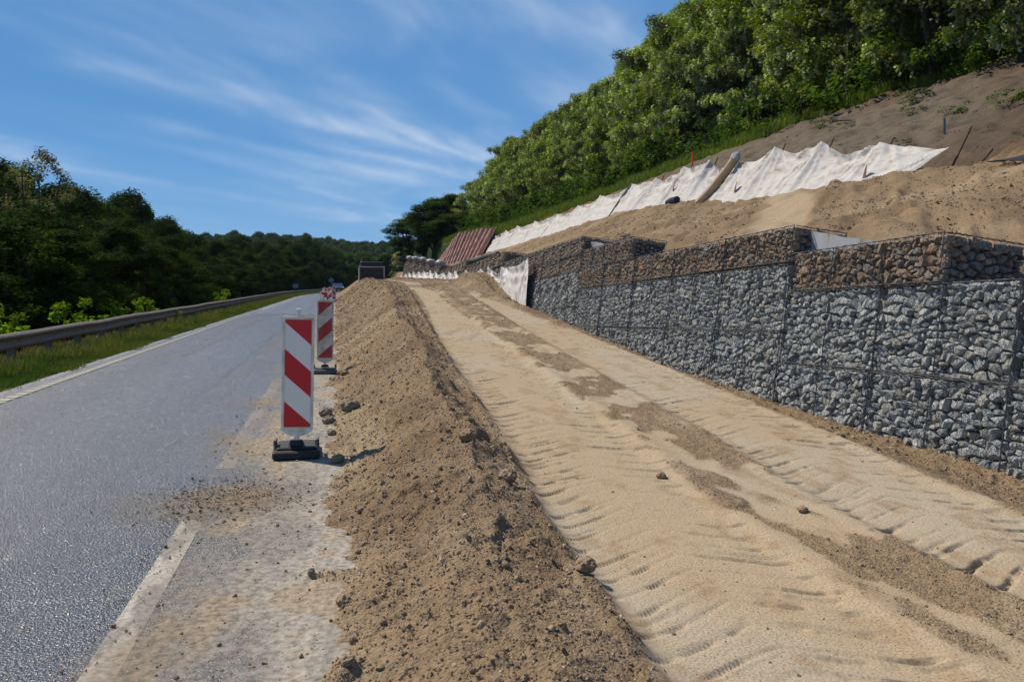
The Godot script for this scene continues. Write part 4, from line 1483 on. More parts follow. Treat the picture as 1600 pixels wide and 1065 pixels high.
# ------------------------------------------------------------------ trees
func leaf_mass(rr: RandomNumberGenerator, centers: Array, per: int, leaf: float, greens: Array, bloom: Array, bloom_share: float) -> ArrayMesh:
	var v := PackedVector3Array()
	var n := PackedVector3Array()
	var c := PackedColorArray()
	var ix := PackedInt32Array()
	for ce in centers:
		var o: Vector3 = ce[0]
		var rad: float = ce[1]
		var tone: Color = greens[rr.randi() % greens.size()]
		var light := rr.randf_range(0.6, 1.55)
		var cnt := int(per * rad * rad / 0.5)
		for i in cnt:
			var dirv := Vector3(rr.randfn(), rr.randfn(), rr.randfn())
			dirv = dirv.normalized() * pow(rr.randf(), 0.45) * rad
			dirv.y *= 0.75
			var p := o + dirv
			var isb := rr.randf() < bloom_share
			var s := leaf * rr.randf_range(0.6, 1.35) * (0.75 if isb else 1.0)
			var a := Vector3(rr.randfn(), rr.randfn() * 0.6 - 0.15, rr.randfn()).normalized()
			var nn := Vector3(rr.randfn() * 0.7, 0.6 + rr.randf() * 0.7, rr.randfn() * 0.7).normalized()
			nn = (nn + dirv.normalized() * 0.7).normalized()
			var b := nn.cross(a).normalized()
			a = b.cross(nn).normalized()
			var col: Color = bloom[rr.randi() % bloom.size()] if isb else tone
			var k := light * rr.randf_range(0.8, 1.25)
			col = Color(col.r * k, col.g * k, col.b * k)
			var w := s * 0.3
			if isb:
				# a hanging raceme: a handful of petals one under another
				for q in 7:
					var pp := p + Vector3(rr.randfn() * 0.045, -0.05 * q + rr.randfn() * 0.02, rr.randfn() * 0.045)
					var ax := Vector3(rr.randfn(), rr.randfn(), rr.randfn()).normalized()
					var n0 := ax.cross(Vector3(rr.randfn(), rr.randfn(), rr.randfn())).normalized()
					var bx := n0.cross(ax)
					var w0 := 0.065
					var a0 := v.size()
					v.append(pp - ax * w0); v.append(pp - bx * w0); v.append(pp + ax * w0); v.append(pp + bx * w0)
					for z in 4:
						n.append(n0); c.append(col)
					ix.append_array([a0, a0 + 2, a0 + 1, a0, a0 + 3, a0 + 2])
				continue
			var at := v.size()
			v.append(p - a * s * 0.5); v.append(p - b * w - nn * w * 0.35); v.append(p + a * s * 0.5); v.append(p + b * w - nn * w * 0.35)
			for q in 4:
				n.append(nn); c.append(col)
			ix.append_array([at, at + 2, at + 1, at, at + 3, at + 2])
	var arr := []
	arr.resize(Mesh.ARRAY_MAX)
	arr[Mesh.ARRAY_VERTEX] = v
	arr[Mesh.ARRAY_NORMAL] = n
	arr[Mesh.ARRAY_COLOR] = c
	arr[Mesh.ARRAY_INDEX] = ix
	var m := ArrayMesh.new()
	m.add_surface_from_arrays(Mesh.PRIMITIVE_TRIANGLES, arr)
	m.surface_set_material(0, M.leaf)
	return m

func tree_kind(seed_: int, spread: float, low: float, clumps: int, crad: Array, per: int, leaf: float, greens: Array, bloom := [], share := 0.0) -> Array:
	# a tree ten metres high: [trunk mesh, crown mesh]
	var rr := RandomNumberGenerator.new()
	rr.seed = seed_
	var wood := MB.new()
	var centers := []
	var tops := []
	var stems := 2 + rr.randi() % 2
	for s in stems:
		var ang := TAU * s / stems + rr.randf() * 1.2
		var pts := []
		var rads := []
		var p := Vector3(cos(ang) * 0.12, -0.5, sin(ang) * 0.12)
		var lean := Vector3(cos(ang), 0, sin(ang)) * rr.randf_range(0.08, 0.26)
		for k in 8:
			pts.append(p); rads.append(0.16 * (1.0 - k / 8.5))
			p += Vector3(0, 1.25, 0) + lean * 1.25 + Vector3(rr.randfn(), 0, rr.randfn()) * 0.13
		wood.tube(pts, rads, 6)
		for b in 6:
			var k := 2 + rr.randi() % 5
			var q: Vector3 = pts[k]
			var a2 := rr.randf() * TAU
			var e := q + Vector3(cos(a2), 0.55, sin(a2)) * rr.randf_range(0.9, 1.9) * spread / 2.6
			var mid := (q + e) * 0.5 + Vector3(0, 0.15, 0)
			wood.tube([q, mid, e], [rads[k] * 0.55, rads[k] * 0.35, 0.02], 5)
			tops.append(e)
		tops.append(pts[-1])
	for i in clumps:
		var o: Vector3
		if i < tops.size():
			o = tops[i]
		else:
			var f := pow(rr.randf(), 0.8)
			var y := lerpf(low, 9.4, f)
			var wide := spread * pow(sin(clampf((y - low + 1.2) / (10.6 - low), 0.02, 1.0) * PI), 0.6)
			var a := rr.randf() * TAU
			var r := wide * sqrt(rr.randf_range(0.25, 1.0)) * rr.randf_range(0.75, 1.12)
			o = Vector3(cos(a) * r, y + rr.randf_range(-0.3, 0.3), sin(a) * r)
		centers.append([o, rr.randf_range(crad[0], crad[1])])
	return [wood.mesh(M.bark), leaf_mass(rr, centers, per, leaf, greens, bloom, share)]

func tree(called: String, label: String, group: String, kind: Array, at: Vector3, height: float, wide: float, turn: float) -> void:
	var t := thing(called, label, "tree", at, group)
	t.rotation.y = turn
	var sc := Transform3D(Basis.from_scale(Vector3(wide, height / 10.0, wide)), Vector3.ZERO)
	part("trunk", kind[0], t, sc)
	part("crown", kind[1], t, sc)

func skyline(t: Array, x: float) -> float:
	return kn(x, t)

func build_trees() -> void:
	var dark := [Color(0.022, 0.04, 0.008), Color(0.03, 0.05, 0.009), Color(0.018, 0.033, 0.008), Color(0.04, 0.062, 0.01)]
	var locust := [Color(0.14, 0.17, 0.024), Color(0.11, 0.14, 0.02), Color(0.18, 0.205, 0.028), Color(0.085, 0.115, 0.018)]
	var cream := [Color(0.42, 0.42, 0.32), Color(0.33, 0.34, 0.24), Color(0.5, 0.5, 0.4)]
	var pale := [Color(0.2, 0.19, 0.11), Color(0.25, 0.23, 0.15), Color(0.13, 0.14, 0.06)]
	var dk := []
	var lk := []
	for k in 4:
		dk.append(tree_kind(500 + k, 2.9, 1.0, 140, [0.45, 0.9], 190, 0.18, dark))
		lk.append(tree_kind(600 + k, 3.1, 0.9, 150, [0.35, 0.8], 290, 0.13, locust, cream, [0.04, 0.09, 0.055, 0.11][k]))
	var pk := [tree_kind(700, 2.9, 0.8, 90, [0.6, 1.0], 110, 0.3, pale), tree_kind(701, 3.0, 0.8, 90, [0.6, 1.0], 110, 0.3, pale)]
	var fk := tree_kind(710, 3.0, 0.6, 60, [0.7, 1.1], 50, 0.42, [Color(0.04, 0.068, 0.018), Color(0.05, 0.08, 0.02), Color(0.032, 0.055, 0.016)])
	# the wood left of the guardrail: skyline as [bearing x/d, rise y/d] seen from the road
	var sil := [[-0.546, 0.192], [-0.363, 0.180], [-0.315, 0.170], [-0.286, 0.151], [-0.266, 0.144], [-0.239, 0.152], [-0.212, 0.135], [-0.181, 0.125], [-0.173, 0.109], [-0.143, 0.102], [-0.107, 0.103], [-0.064, 0.095], [-0.027, 0.104], [0.002, 0.09], [0.017, 0.067], [0.032, 0.058]]
	for row in [[-9.3, 0.72, 5.5, "front"], [-13.0, 0.93, 5.5, "second"], [-17.5, 1.0, 6.5, "third"], [-24.0, 1.0, 9.0, "back"]]:
		var d := rng.randf_range(14.0, 17.0)
		var count := 0
		while d < 205.0:
			var x: float = row[0] + rng.randf_range(-0.8, 0.8) + bend(d) * (1.0 if d < 150.0 else 0.9)
			var b := x / d
			if b > -0.7 and b < 0.024:
				var g0: float = left_h(row[0], d)
				var top: float = 1.46 + d * (1.05 * skyline(sil, b) - rng.randf_range(0.0, 0.008)) * row[1] * rng.randf_range(0.93, 1.0)
				var hh := clampf((top - g0) * rng.randf_range(0.88, 1.03), 4.2, 15.0)
				tree("broadleaf_tree", "dark green tree beyond the guardrail, %s from the near end of the wood's %s row" % [ordinal(count), row[3]], "dark trees beyond the guardrail", dk[rng.randi() % 4], P(x, g0, d), hh, clampf(hh / 9.5, 0.75, 1.35), rng.randf() * TAU)
				count += 1
			d += row[2] * rng.randf_range(0.85, 1.2) * (1.0 if d < 70.0 else 1.35)
	# the one with withered tan blossom that tops the wood
	var tan_leaf := [Color(0.22, 0.175, 0.12), Color(0.18, 0.145, 0.1), Color(0.12, 0.115, 0.06)]
	var wk := tree_kind(720, 2.2, 5.0, 60, [0.25, 0.5], 190, 0.14, tan_leaf)
	tree("withered_tree", "thin tree with tan withered clusters rising above the dark wood on the left", "", wk, P(-14.0, road_y(44) - 2.0, 44.0), 10.4, 0.85, 1.0)
	# flowering trees on the hill at the right
	var silr := [[0.086, 0.101], [0.133, 0.149], [0.149, 0.184], [0.169, 0.206], [0.197, 0.229], [0.238, 0.249], [0.271, 0.262], [0.296, 0.283], [0.339, 0.318], [0.382, 0.350], [0.393, 0.376], [0.435, 0.416], [0.563, 0.530], [0.757, 0.710], [0.967, 0.875], [1.703, 1.457]]
	for row in [[20.4, 0.86, 4.0, "front"], [23.0, 1.0, 4.4, "second"], [27.0, 1.0, 6.0, "back"]]:
		var d := rng.randf_range(12.0, 14.0)
		var count := 0
		while d < 106.0:
			var x: float = row[0] - 2.2 * clampf((d - 30.0) / 35.0, 0, 1) + rng.randf_range(-0.7, 0.7)
			var g0 := hill_h(x, d) - 0.1
			var top: float = 1.46 + d * (skyline(silr, x / d) - rng.randf_range(-0.004, 0.012)) * row[1]
			var hh := clampf((top - g0) * rng.randf_range(0.86, 1.04), 5.0, 11.8)
			tree("flowering_tree", "hillside tree with cream blossom, %s from the near end of the %s row" % [ordinal(count), row[3]], "blossoming trees on the hillside", lk[rng.randi() % 4], P(x, g0, d), hh, clampf(hh / 9.0, 0.75, 1.2) * rng.randf_range(0.9, 1.25), rng.randf() * TAU)
			count += 1
			d += row[2] * rng.randf_range(0.85, 1.2)
	var ek := tree_kind(730, 3.3, 0.6, 210, [0.5, 0.95], 150, 0.2, [Color(0.035, 0.06, 0.012), Color(0.05, 0.078, 0.014), Color(0.028, 0.048, 0.01)])
	for q in [[12.2, 104.0, 0.149, "dark rounded tree behind the sheet pile wall, leftmost of the hillside trees"], [15.0, 109.0, 0.155, "dark tree just right of the leftmost hillside tree"], [10.2, 116.0, 0.126, "low dark tree at the foot of the hillside wood"], [14.2, 100.0, 0.13, "small dark tree peeping over the sheet piles"]]:
		var g0: float = kn(q[1], FT) + 0.3 * (q[0] - 12.4) - 0.8
		tree("dark_tree", q[3], "dark trees behind the sheet piles", ek, P(q[0], g0, q[1]), 1.46 + q[1] * q[2] - g0, 1.15, q[1])
	# valley beyond the bend
	for i in 26:
		var d := rng.randf_range(150.0, 250.0)
		var b := rng.randf_range(0.012, 0.108)
		var g0 := 8.0 + (d - 150.0) * 0.03
		var top := 1.46 + d * (0.083 - 0.008 * sin(b * 60.0) - rng.randf_range(0.0, 0.012) - (250.0 - d) * 0.00008)
		var hh := clampf(top - g0, 6.0, 16.0)
		var pl := rng.randf() < 0.5
		tree("valley_tree", "%s in the valley beyond the truck, %s nearest of them" % ["pale tree in full blossom" if pl else "green tree", ordinal(i)], "trees in the valley beyond the truck", pk[i % 2] if pl else dk[i % 4], P(b * d, g0, d), hh, hh / 8.5, rng.randf() * TAU)
	# forest cover of the far hills
	var places := []
	var tints := []
	for i in 5200:
		var d := 235.0 + 440.0 * pow(rng.randf(), 0.9)
		var x := rng.randf_range(-0.52, 0.24) * d
		var s := rng.randf_range(0.9, 1.5)
		places.append(Transform3D(Basis(Vector3.UP, rng.randf() * TAU) * Basis.from_scale(Vector3(s, s * rng.randf_range(0.8, 1.1), s)), Vector3(x, far_h(x, -d) - 2.0, -d)))
		var k := rng.randf_range(0.75, 1.35)
		tints.append(Color(k, k, k * 0.95))
	stuff("wooded_hills_forest", fk[1], places, tints, null, "unbroken green forest covering the far hills", "forest")
	# woods on the flanks that close the view to the sides
	places = []
	for i in 700:
		var d := rng.randf_range(-20.0, 230.0)
		var x := -rng.randf_range(34.0, 130.0)
		places.append(Transform3D(Basis(Vector3.UP, rng.randf() * TAU) * Basis.from_scale(Vector3(1.1, rng.randf_range(0.8, 1.1), 1.1)), Vector3(x, far_h(x, -d) - 1.0, -d)))
	stuff("valley_woods", fk[1], places, null, null, "mass of dark woods behind the trees on the left", "woods")
	places = []
	for i in 420:
		var d := rng.randf_range(0.0, 150.0)
		var x := rng.randf_range(31.0, 62.0)
		places.append(Transform3D(Basis(Vector3.UP, rng.randf() * TAU) * Basis.from_scale(Vector3(1.0, rng.randf_range(0.7, 0.9), 1.0)), P(x, hill_h(minf(x, 58.0), minf(d, 130.0)) - 0.8, d)))
	stuff("hilltop_woods", fk[1], places, null, null, "mass of woods on top of the hill at the right", "woods")

# ------------------------------------------------------------------ grass, bushes and weeds
func tuft(seed_: int, blades: int, h: float, spread: float, greens: Array, lean := 0.5) -> ArrayMesh:
	var rr := RandomNumberGenerator.new()
	rr.seed = seed_
	var mb := MB.new()
	for i in blades:
		var a := rr.randf() * TAU
		var r := sqrt(rr.randf()) * spread
		var p := Vector3(cos(a) * r, -0.02, sin(a) * r)
		var hh := h * rr.randf_range(0.45, 1.1)
		var b2 := rr.randf() * TAU
		var o := Vector3(cos(b2), 0, sin(b2)) * hh * lean * rr.randf()
		var w := Vector3(-sin(b2), 0, cos(b2)) * (0.004 + 0.012 * hh)
		var mid := p + o * 0.35 + Vector3(0, hh * 0.6, 0)
		var tip := p + o + Vector3(0, hh, 0)
		var c: Color = greens[rr.randi() % greens.size()]
		var k := rr.randf_range(0.75, 1.3)
		c = Color(c.r * k, c.g * k, c.b * k)
		mb.quad(p - w, p + w, mid + w * 0.8, mid - w * 0.8, c)
		mb.tri(mid - w * 0.8, mid + w * 0.8, tip, c)
	return mb.mesh(M.grass)

func build_plants() -> void:
	var gr := [Color(0.11, 0.16, 0.032), Color(0.14, 0.19, 0.04), Color(0.09, 0.13, 0.028), Color(0.16, 0.16, 0.06)]
	var dry := [Color(0.24, 0.21, 0.12), Color(0.16, 0.17, 0.075), Color(0.12, 0.14, 0.05)]
	var kinds := [tuft(1, 46, 0.16, 0.16, gr), tuft(2, 40, 0.24, 0.18, gr + dry), tuft(3, 30, 0.34, 0.2, dry, 0.5), tuft(4, 60, 0.1, 0.2, gr)]
	var pl := [[], [], [], []]
	var gt := [[], [], [], []]
	for i in 18000:
		var d := 3.5 * pow(150.0 / 3.5, pow(rng.randf(), 0.8))
		var e := rng.randf()
		var x := -4.45 - 2.0 * e - 0.25 * n1.get_noise_2d(d * 30.0, 2.0)
		var k := 3
		if e > 0.25:
			k = 0 if rng.randf() < 0.6 else 1
		if e > 0.5:
			k = [0, 1, 1, 2, 2][rng.randi() % 5]
		if n1.get_noise_2d(x * 60.0, d * 50.0) < -0.25 and e < 0.5:
			continue
		var s := rng.randf_range(0.7, 1.3) * (1.0 + d * 0.004)
		if e > 0.5:
			if rng.randf() < 0.55:
				continue
			s *= 0.5
		pl[k].append(Transform3D(Basis(Vector3.UP, rng.randf() * TAU) * Basis.from_scale(Vector3.ONE * s), P(x + bend(d), left_h(x, d), d)))
		var dryness := clampf(0.5 + 1.1 * n1.get_noise_2d(x * 45.0 + 400.0, d * 22.0) + 0.25 * rng.randfn(), 0.0, 1.0)
		gt[k].append(Color(lerpf(0.7, 1.7, dryness), lerpf(0.82, 1.15, dryness), lerpf(0.8, 1.3, dryness)))
	for k in 4:
		stuff("verge_grass", kinds[k], pl[k], gt[k], null, ["short green grass on the verge", "taller mixed grass under the guardrail", "dry seeding grass stalks around the guardrail posts", "low ground cover at the road's left edge"][k], "grass")
	# turf on the hillside
	pl = [[], [], []]
	var hg := [Color(0.17, 0.22, 0.035), Color(0.2, 0.25, 0.04), Color(0.13, 0.18, 0.03), Color(0.22, 0.22, 0.08)]
	var hk := [tuft(11, 60, 0.3, 0.35, hg), tuft(12, 50, 0.42, 0.4, hg, 0.6), tuft(13, 34, 0.2, 0.3, [Color(0.26, 0.28, 0.02), Color(0.2, 0.24, 0.03)], 0.7)]
	for i in 19000:
		var d := rng.randf_range(20.0, 100.0)
		var x := rng.randf_range(12.4, 20.0)
		if rng.randf() > grass_share(x, d):
			continue
		var k := 0 if rng.randf() < 0.55 else 1
		if n1.get_noise_2d(x * 14.0 + 70.0, d * 14.0) > 0.28:
			k = 2
		pl[k].append(Transform3D(Basis(Vector3.UP, rng.randf() * TAU) * Basis.from_scale(Vector3.ONE * rng.randf_range(0.8, 1.4)), P(x, hill_h(x, d) - 0.02, d)))
	for k in 3:
		stuff("hillside_grass", hk[k], pl[k], null, null, ["green grass on the hillside strip under the trees", "long grass on the hillside strip under the trees", "yellow green patches of herbs on the grassy strip"][k], "grass")
	# leafy bushes along the foot of the hillside trees, and sprigs on the bare slope
	var rr := RandomNumberGenerator.new()
	rr.seed = 900
	var bush_greens := [Color(0.05, 0.085, 0.018), Color(0.07, 0.11, 0.02), Color(0.04, 0.07, 0.02)]
	var bk := []
	for k in 3:
		var cs := []
		for i in 16:
			cs.append([Vector3(rr.randfn() * 0.6, rr.randf_range(0.15, 1.25), rr.randfn() * 0.6), rr.randf_range(0.22, 0.42)])
		bk.append(leaf_mass(rr, cs, 190, 0.13, bush_greens, [], 0.0))
	var d := 14.0
	var i := 0
	while d < 96.0:
		var x := kn(d, [[14, 19.8], [24, 19.0], [30, 18.2], [40, 17.0], [60, 16.0], [96, 14.8]]) + rng.randf_range(-0.6, 0.5)
		var t := thing("bush", "leafy green bush at the foot of the hillside trees, %s from the near end" % ordinal(i), "bush", P(x, hill_h(x, d) - 0.1, d), "bushes at the foot of the hillside trees")
		t.rotation.y = rng.randf() * TAU
		part("foliage", bk[i % 3], t, Transform3D(Basis.from_scale(Vector3.ONE * rng.randf_range(0.9, 1.7)), Vector3.ZERO))
		d += rng.randf_range(1.5, 2.8)
		i += 1
	var sprig := 0
	for q in [[15.2, 17.9, 0.35], [15.5, 19.8, 0.3], [14.6, 21.5, 0.3], [15.6, 16.5, 0.5], [16.5, 21.0, 0.4], [13.2, 17.2, 0.22], [16.9, 16.0, 0.5], [15.8, 24.5, 0.4], [13.6, 13.8, 0.25]]:
		var t := thing("slope_sprig", "small green sprig on the bare soil slope, %s" % ["above the tallest white fabric peak", "above the white fabric", "left of the blue peg", "just above the blue peg", "high under the trees", "lowest beside the blue peg", "high at the right edge", "farthest up towards the bushes", "near the ochre bank at the right"][sprig], "sprig", P(q[0], hill_h(q[0], q[1]) - 0.05, q[1]), "green sprigs on the bare soil slope")
		part("foliage", bk[i % 3], t, Transform3D(Basis.from_scale(Vector3(q[2], q[2] * 0.7, q[2])), Vector3.ZERO))
		sprig += 1
		i += 1
	# bright young plants that look over the guardrail
	var young := [Color(0.16, 0.24, 0.02), Color(0.12, 0.19, 0.02)]
	var cs := []
	for k in 9:
		cs.append([Vector3(rr.randfn() * 0.35, rr.randf_range(0.5, 1.15), rr.randfn() * 0.35), rr.randf_range(0.16, 0.26)])
	var yk := leaf_mass(rr, cs, 420, 0.12, young, [], 0.0)
	for q in [[-7.0, 18.5, 1.0, "bright green young plant behind the guardrail, nearest the camera"], [-7.1, 20.0, 0.9, "bright green sprig just beyond the nearest young plant"], [-7.0, 24.5, 1.0, "bright green young plant farther along behind the guardrail"], [-6.7, 27.0, 0.8, "light green plant under the middle of the guardrail"], [-6.7, 32.0, 0.85, "light green plant far along the guardrail"], [-6.4, 48.0, 1.0, "yellow green plant at the far part of the guardrail"]]:
		var t := thing("young_plant", q[3], "plant", P(q[0], left_h(q[0], q[1]) - 0.05, q[1]), "bright plants behind the guardrail")
		part("foliage", yk, t, Transform3D(Basis(Vector3.UP, q[1]) * Basis.from_scale(Vector3.ONE * q[2]), Vector3.ZERO))

# ------------------------------------------------------------------ vehicles and signs
func build_vehicles() -> void:
	# dark oncoming car
	var dc := 122.0
	var car := thing("car", "dark car coming towards the camera at the bend of the road", "car", P(0.0, road_y(dc) + 0.01, dc))
	car.rotation.y = 0.1
	var rings := []
	for s in [[-2.15, 0.7, 0.35, 0.72], [-2.05, 0.84, 0.25, 0.95], [-1.2, 0.9, 0.24, 1.0], [0.9, 0.9, 0.24, 0.98], [1.7, 0.87, 0.24, 0.88], [2.1, 0.8, 0.27, 0.74], [2.2, 0.7, 0.32, 0.62]]:
		var w: float = s[1]
		rings.append([Vector3(-w + 0.06, s[2], s[0]), Vector3(w - 0.06, s[2], s[0]), Vector3(w, s[2] + 0.15, s[0]), Vector3(w, s[3] - 0.14, s[0]), Vector3(w - 0.08, s[3], s[0]), Vector3(-w + 0.08, s[3], s[0]), Vector3(-w, s[3] - 0.14, s[0]), Vector3(-w, s[2] + 0.15, s[0])])
	var mb := MB.new()
	mb.loft(rings, true, true)
	part("body", mb.mesh(M.car_paint), car)
	mb = MB.new()
	rings = []
	for s in [[-1.75, 0.78, 0.98, 0.99], [-1.1, 0.66, 0.98, 1.4], [0.1, 0.66, 0.98, 1.46], [1.05, 0.78, 0.96, 0.97]]:
		var w: float = s[1]
		var top: float = s[3]
		rings.append([Vector3(-0.8, s[2], s[0]), Vector3(0.8, s[2], s[0]), Vector3(w, top - 0.03 if top > 1.1 else top, s[0]), Vector3(w - 0.12, top, s[0]), Vector3(-w + 0.12, top, s[0]), Vector3(-w, top - 0.03 if top > 1.1 else top, s[0])])
	mb.loft(rings, true, true)
	part("glasshouse", mb.mesh(M.glass_dark), car)
	mb = MB.new()
	mb.loft([[Vector3(-0.55, 1.463, -1.0), Vector3(0.55, 1.463, -1.0), Vector3(0.55, 1.475, -1.0), Vector3(-0.55, 1.475, -1.0)], [Vector3(-0.55, 1.47, 0.12), Vector3(0.55, 1.47, 0.12), Vector3(0.55, 1.485, 0.12), Vector3(-0.55, 1.485, 0.12)]], true, true)
	part("roof", mb.mesh(M.car_paint), car)
	for sx in [-1.0, 1.0]:
		mb = MB.new()
		mb.box(Vector3(sx * 0.62 - 0.16, 0.6, 2.1), Vector3(sx * 0.62 + 0.16, 0.74, 2.19), 0.02)
		part("headlight", mb.mesh(M.lamp), car)
		mb = MB.new()
		mb.box(Vector3(sx * 0.98 - 0.09, 0.98, 0.72), Vector3(sx * 0.98 + 0.09, 1.12, 0.82), 0.02)
		part("mirror", mb.mesh(M.car_paint), car)
		for wz in [-1.35, 1.4]:
			mb = MB.new()
			mb.tube([Vector3(sx * 0.7, 0.32, wz), Vector3(sx * 0.92, 0.32, wz)], [0.32, 0.31], 16)
			var wh := part("wheel", mb.mesh(M.rubber), car)
			mb = MB.new()
			mb.tube([Vector3(sx * 0.915, 0.32, wz), Vector3(sx * 0.93, 0.32, wz)], [0.2, 0.19], 12)
			part("rim", mb.mesh(M.steel), wh)
	mb = MB.new()
	mb.box(Vector3(-0.42, 0.42, 2.17), Vector3(0.42, 0.58, 2.215), 0.01)
	part("grille", mb.mesh(M.black), car)
	mb = MB.new()
	mb.box(Vector3(-0.26, 0.33, 2.2), Vector3(0.26, 0.43, 2.225), 0.004)
	part("number_plate", mb.mesh(M.sheet_white), car)

	# tipper lorry seen from behind, its wheels behind the bank
	var dt := 77.0
	var ty := 4.3
	var tr := thing("tipper_truck", "dark tipper truck seen from behind beyond the earth bank", "truck", P(3.15, ty, dt))
	mb = MB.new()
	mb.box(Vector3(-1.05, 0.75, -4.6), Vector3(1.05, 2.2, -0.12), 0.03)
	part("tipper_body", mb.mesh(M.truck), tr)
	mb = MB.new()
	mb.box(Vector3(-1.1, 0.72, -0.115), Vector3(1.1, 2.05, -0.03), 0.02)
	var gate := part("tailgate", mb.mesh(M.truck), tr)
	for k in 3:
		mb = MB.new()
		mb.box(Vector3(-1.05, 0.95 + 0.4 * k, -0.028), Vector3(1.05, 1.0 + 0.4 * k, 0.01), 0.008)
		part("rib", mb.mesh(M.truck), gate)
	mb = MB.new()
	mb.box(Vector3(-1.12, 2.055, -0.12), Vector3(1.12, 2.13, 0.0), 0.015)
	part("top_rail", mb.mesh(M.truck_edge), tr)
	for sx in [-1.0, 1.0]:
		mb = MB.new()
		mb.box(Vector3(sx * 1.13 - 0.055, 0.6, -0.14), Vector3(sx * 1.13 + 0.055, 2.2, 0.02), 0.015)
		part("corner_post", mb.mesh(M.truck_edge), tr)
		mb = MB.new()
		mb.box(Vector3(sx * 0.9 - 0.2, 0.42, 0.0), Vector3(sx * 0.9 + 0.2, 0.56, 0.05), 0.015)
		part("tail_light", mb.mesh(M.red), tr)
		mb = MB.new()
		mb.box(Vector3(sx * 0.85 - 0.28, 0.0, -0.55), Vector3(sx * 0.85 + 0.28, 0.55, -0.52), 0.0)
		part("mudflap", mb.mesh(M.rubber), tr)
		for wz in [-1.2, -2.5, -5.6]:
			mb = MB.new()
			mb.tube([Vector3(sx * 0.6, 0.42, wz), Vector3(sx * 1.08, 0.42, wz)], [0.5, 0.5], 18)
			part("wheel", mb.mesh(M.rubber), tr)
	mb = MB.new()
	mb.box(Vector3(-1.0, 2.21, -4.5), Vector3(1.0, 2.62, -0.3), 0.06)
	part("folded_cover", mb.mesh(M.black), tr)
	mb = MB.new()
	mb.box(Vector3(-1.05, 0.5, -6.6), Vector3(1.05, 2.5, -4.9), 0.08)
	part("cab", mb.mesh(M.truck_edge), tr)
	mb = MB.new()
	mb.box(Vector3(-0.45, 0.45, -6.4), Vector3(0.45, 0.74, -0.2), 0.02)
	part("chassis", mb.mesh(M.black), tr)

	# signs by the bend, seen from behind
	var ds := 137.0
	var sg := thing("road_sign", "grey back of a diamond road sign on a pole behind the dark car", "road sign", P(-0.95, road_y(ds) - 0.1, ds))
	mb = MB.new()
	mb.tube([Vector3(0, -0.3, 0), Vector3(0, 2.6, 0)], [0.035, 0.035], 8)
	part("pole", mb.mesh(M.steel), sg)
	part("sign_plate", outline_mesh([Vector2(0, 1.5), Vector2(0.48, 2.0), Vector2(0, 2.55), Vector2(-0.48, 2.0)], 0.04, 0.055, M.sign_back), sg)
	ds = 106.0
	var s2 := thing("marker_sign", "small grey rectangular sign behind the far guardrail", "sign", P(-5.1, road_y(ds) - 0.2, ds))
	mb = MB.new()
	mb.tube([Vector3(0, -0.3, 0), Vector3(0, 1.5, 0)], [0.03, 0.03], 8)
	part("pole", mb.mesh(M.steel), s2)
	mb = MB.new()
	mb.box(Vector3(-0.33, 1.0, 0.03), Vector3(0.33, 1.5, 0.05), 0.0)
	part("sign_plate", mb.mesh(M.sign_back), s2)

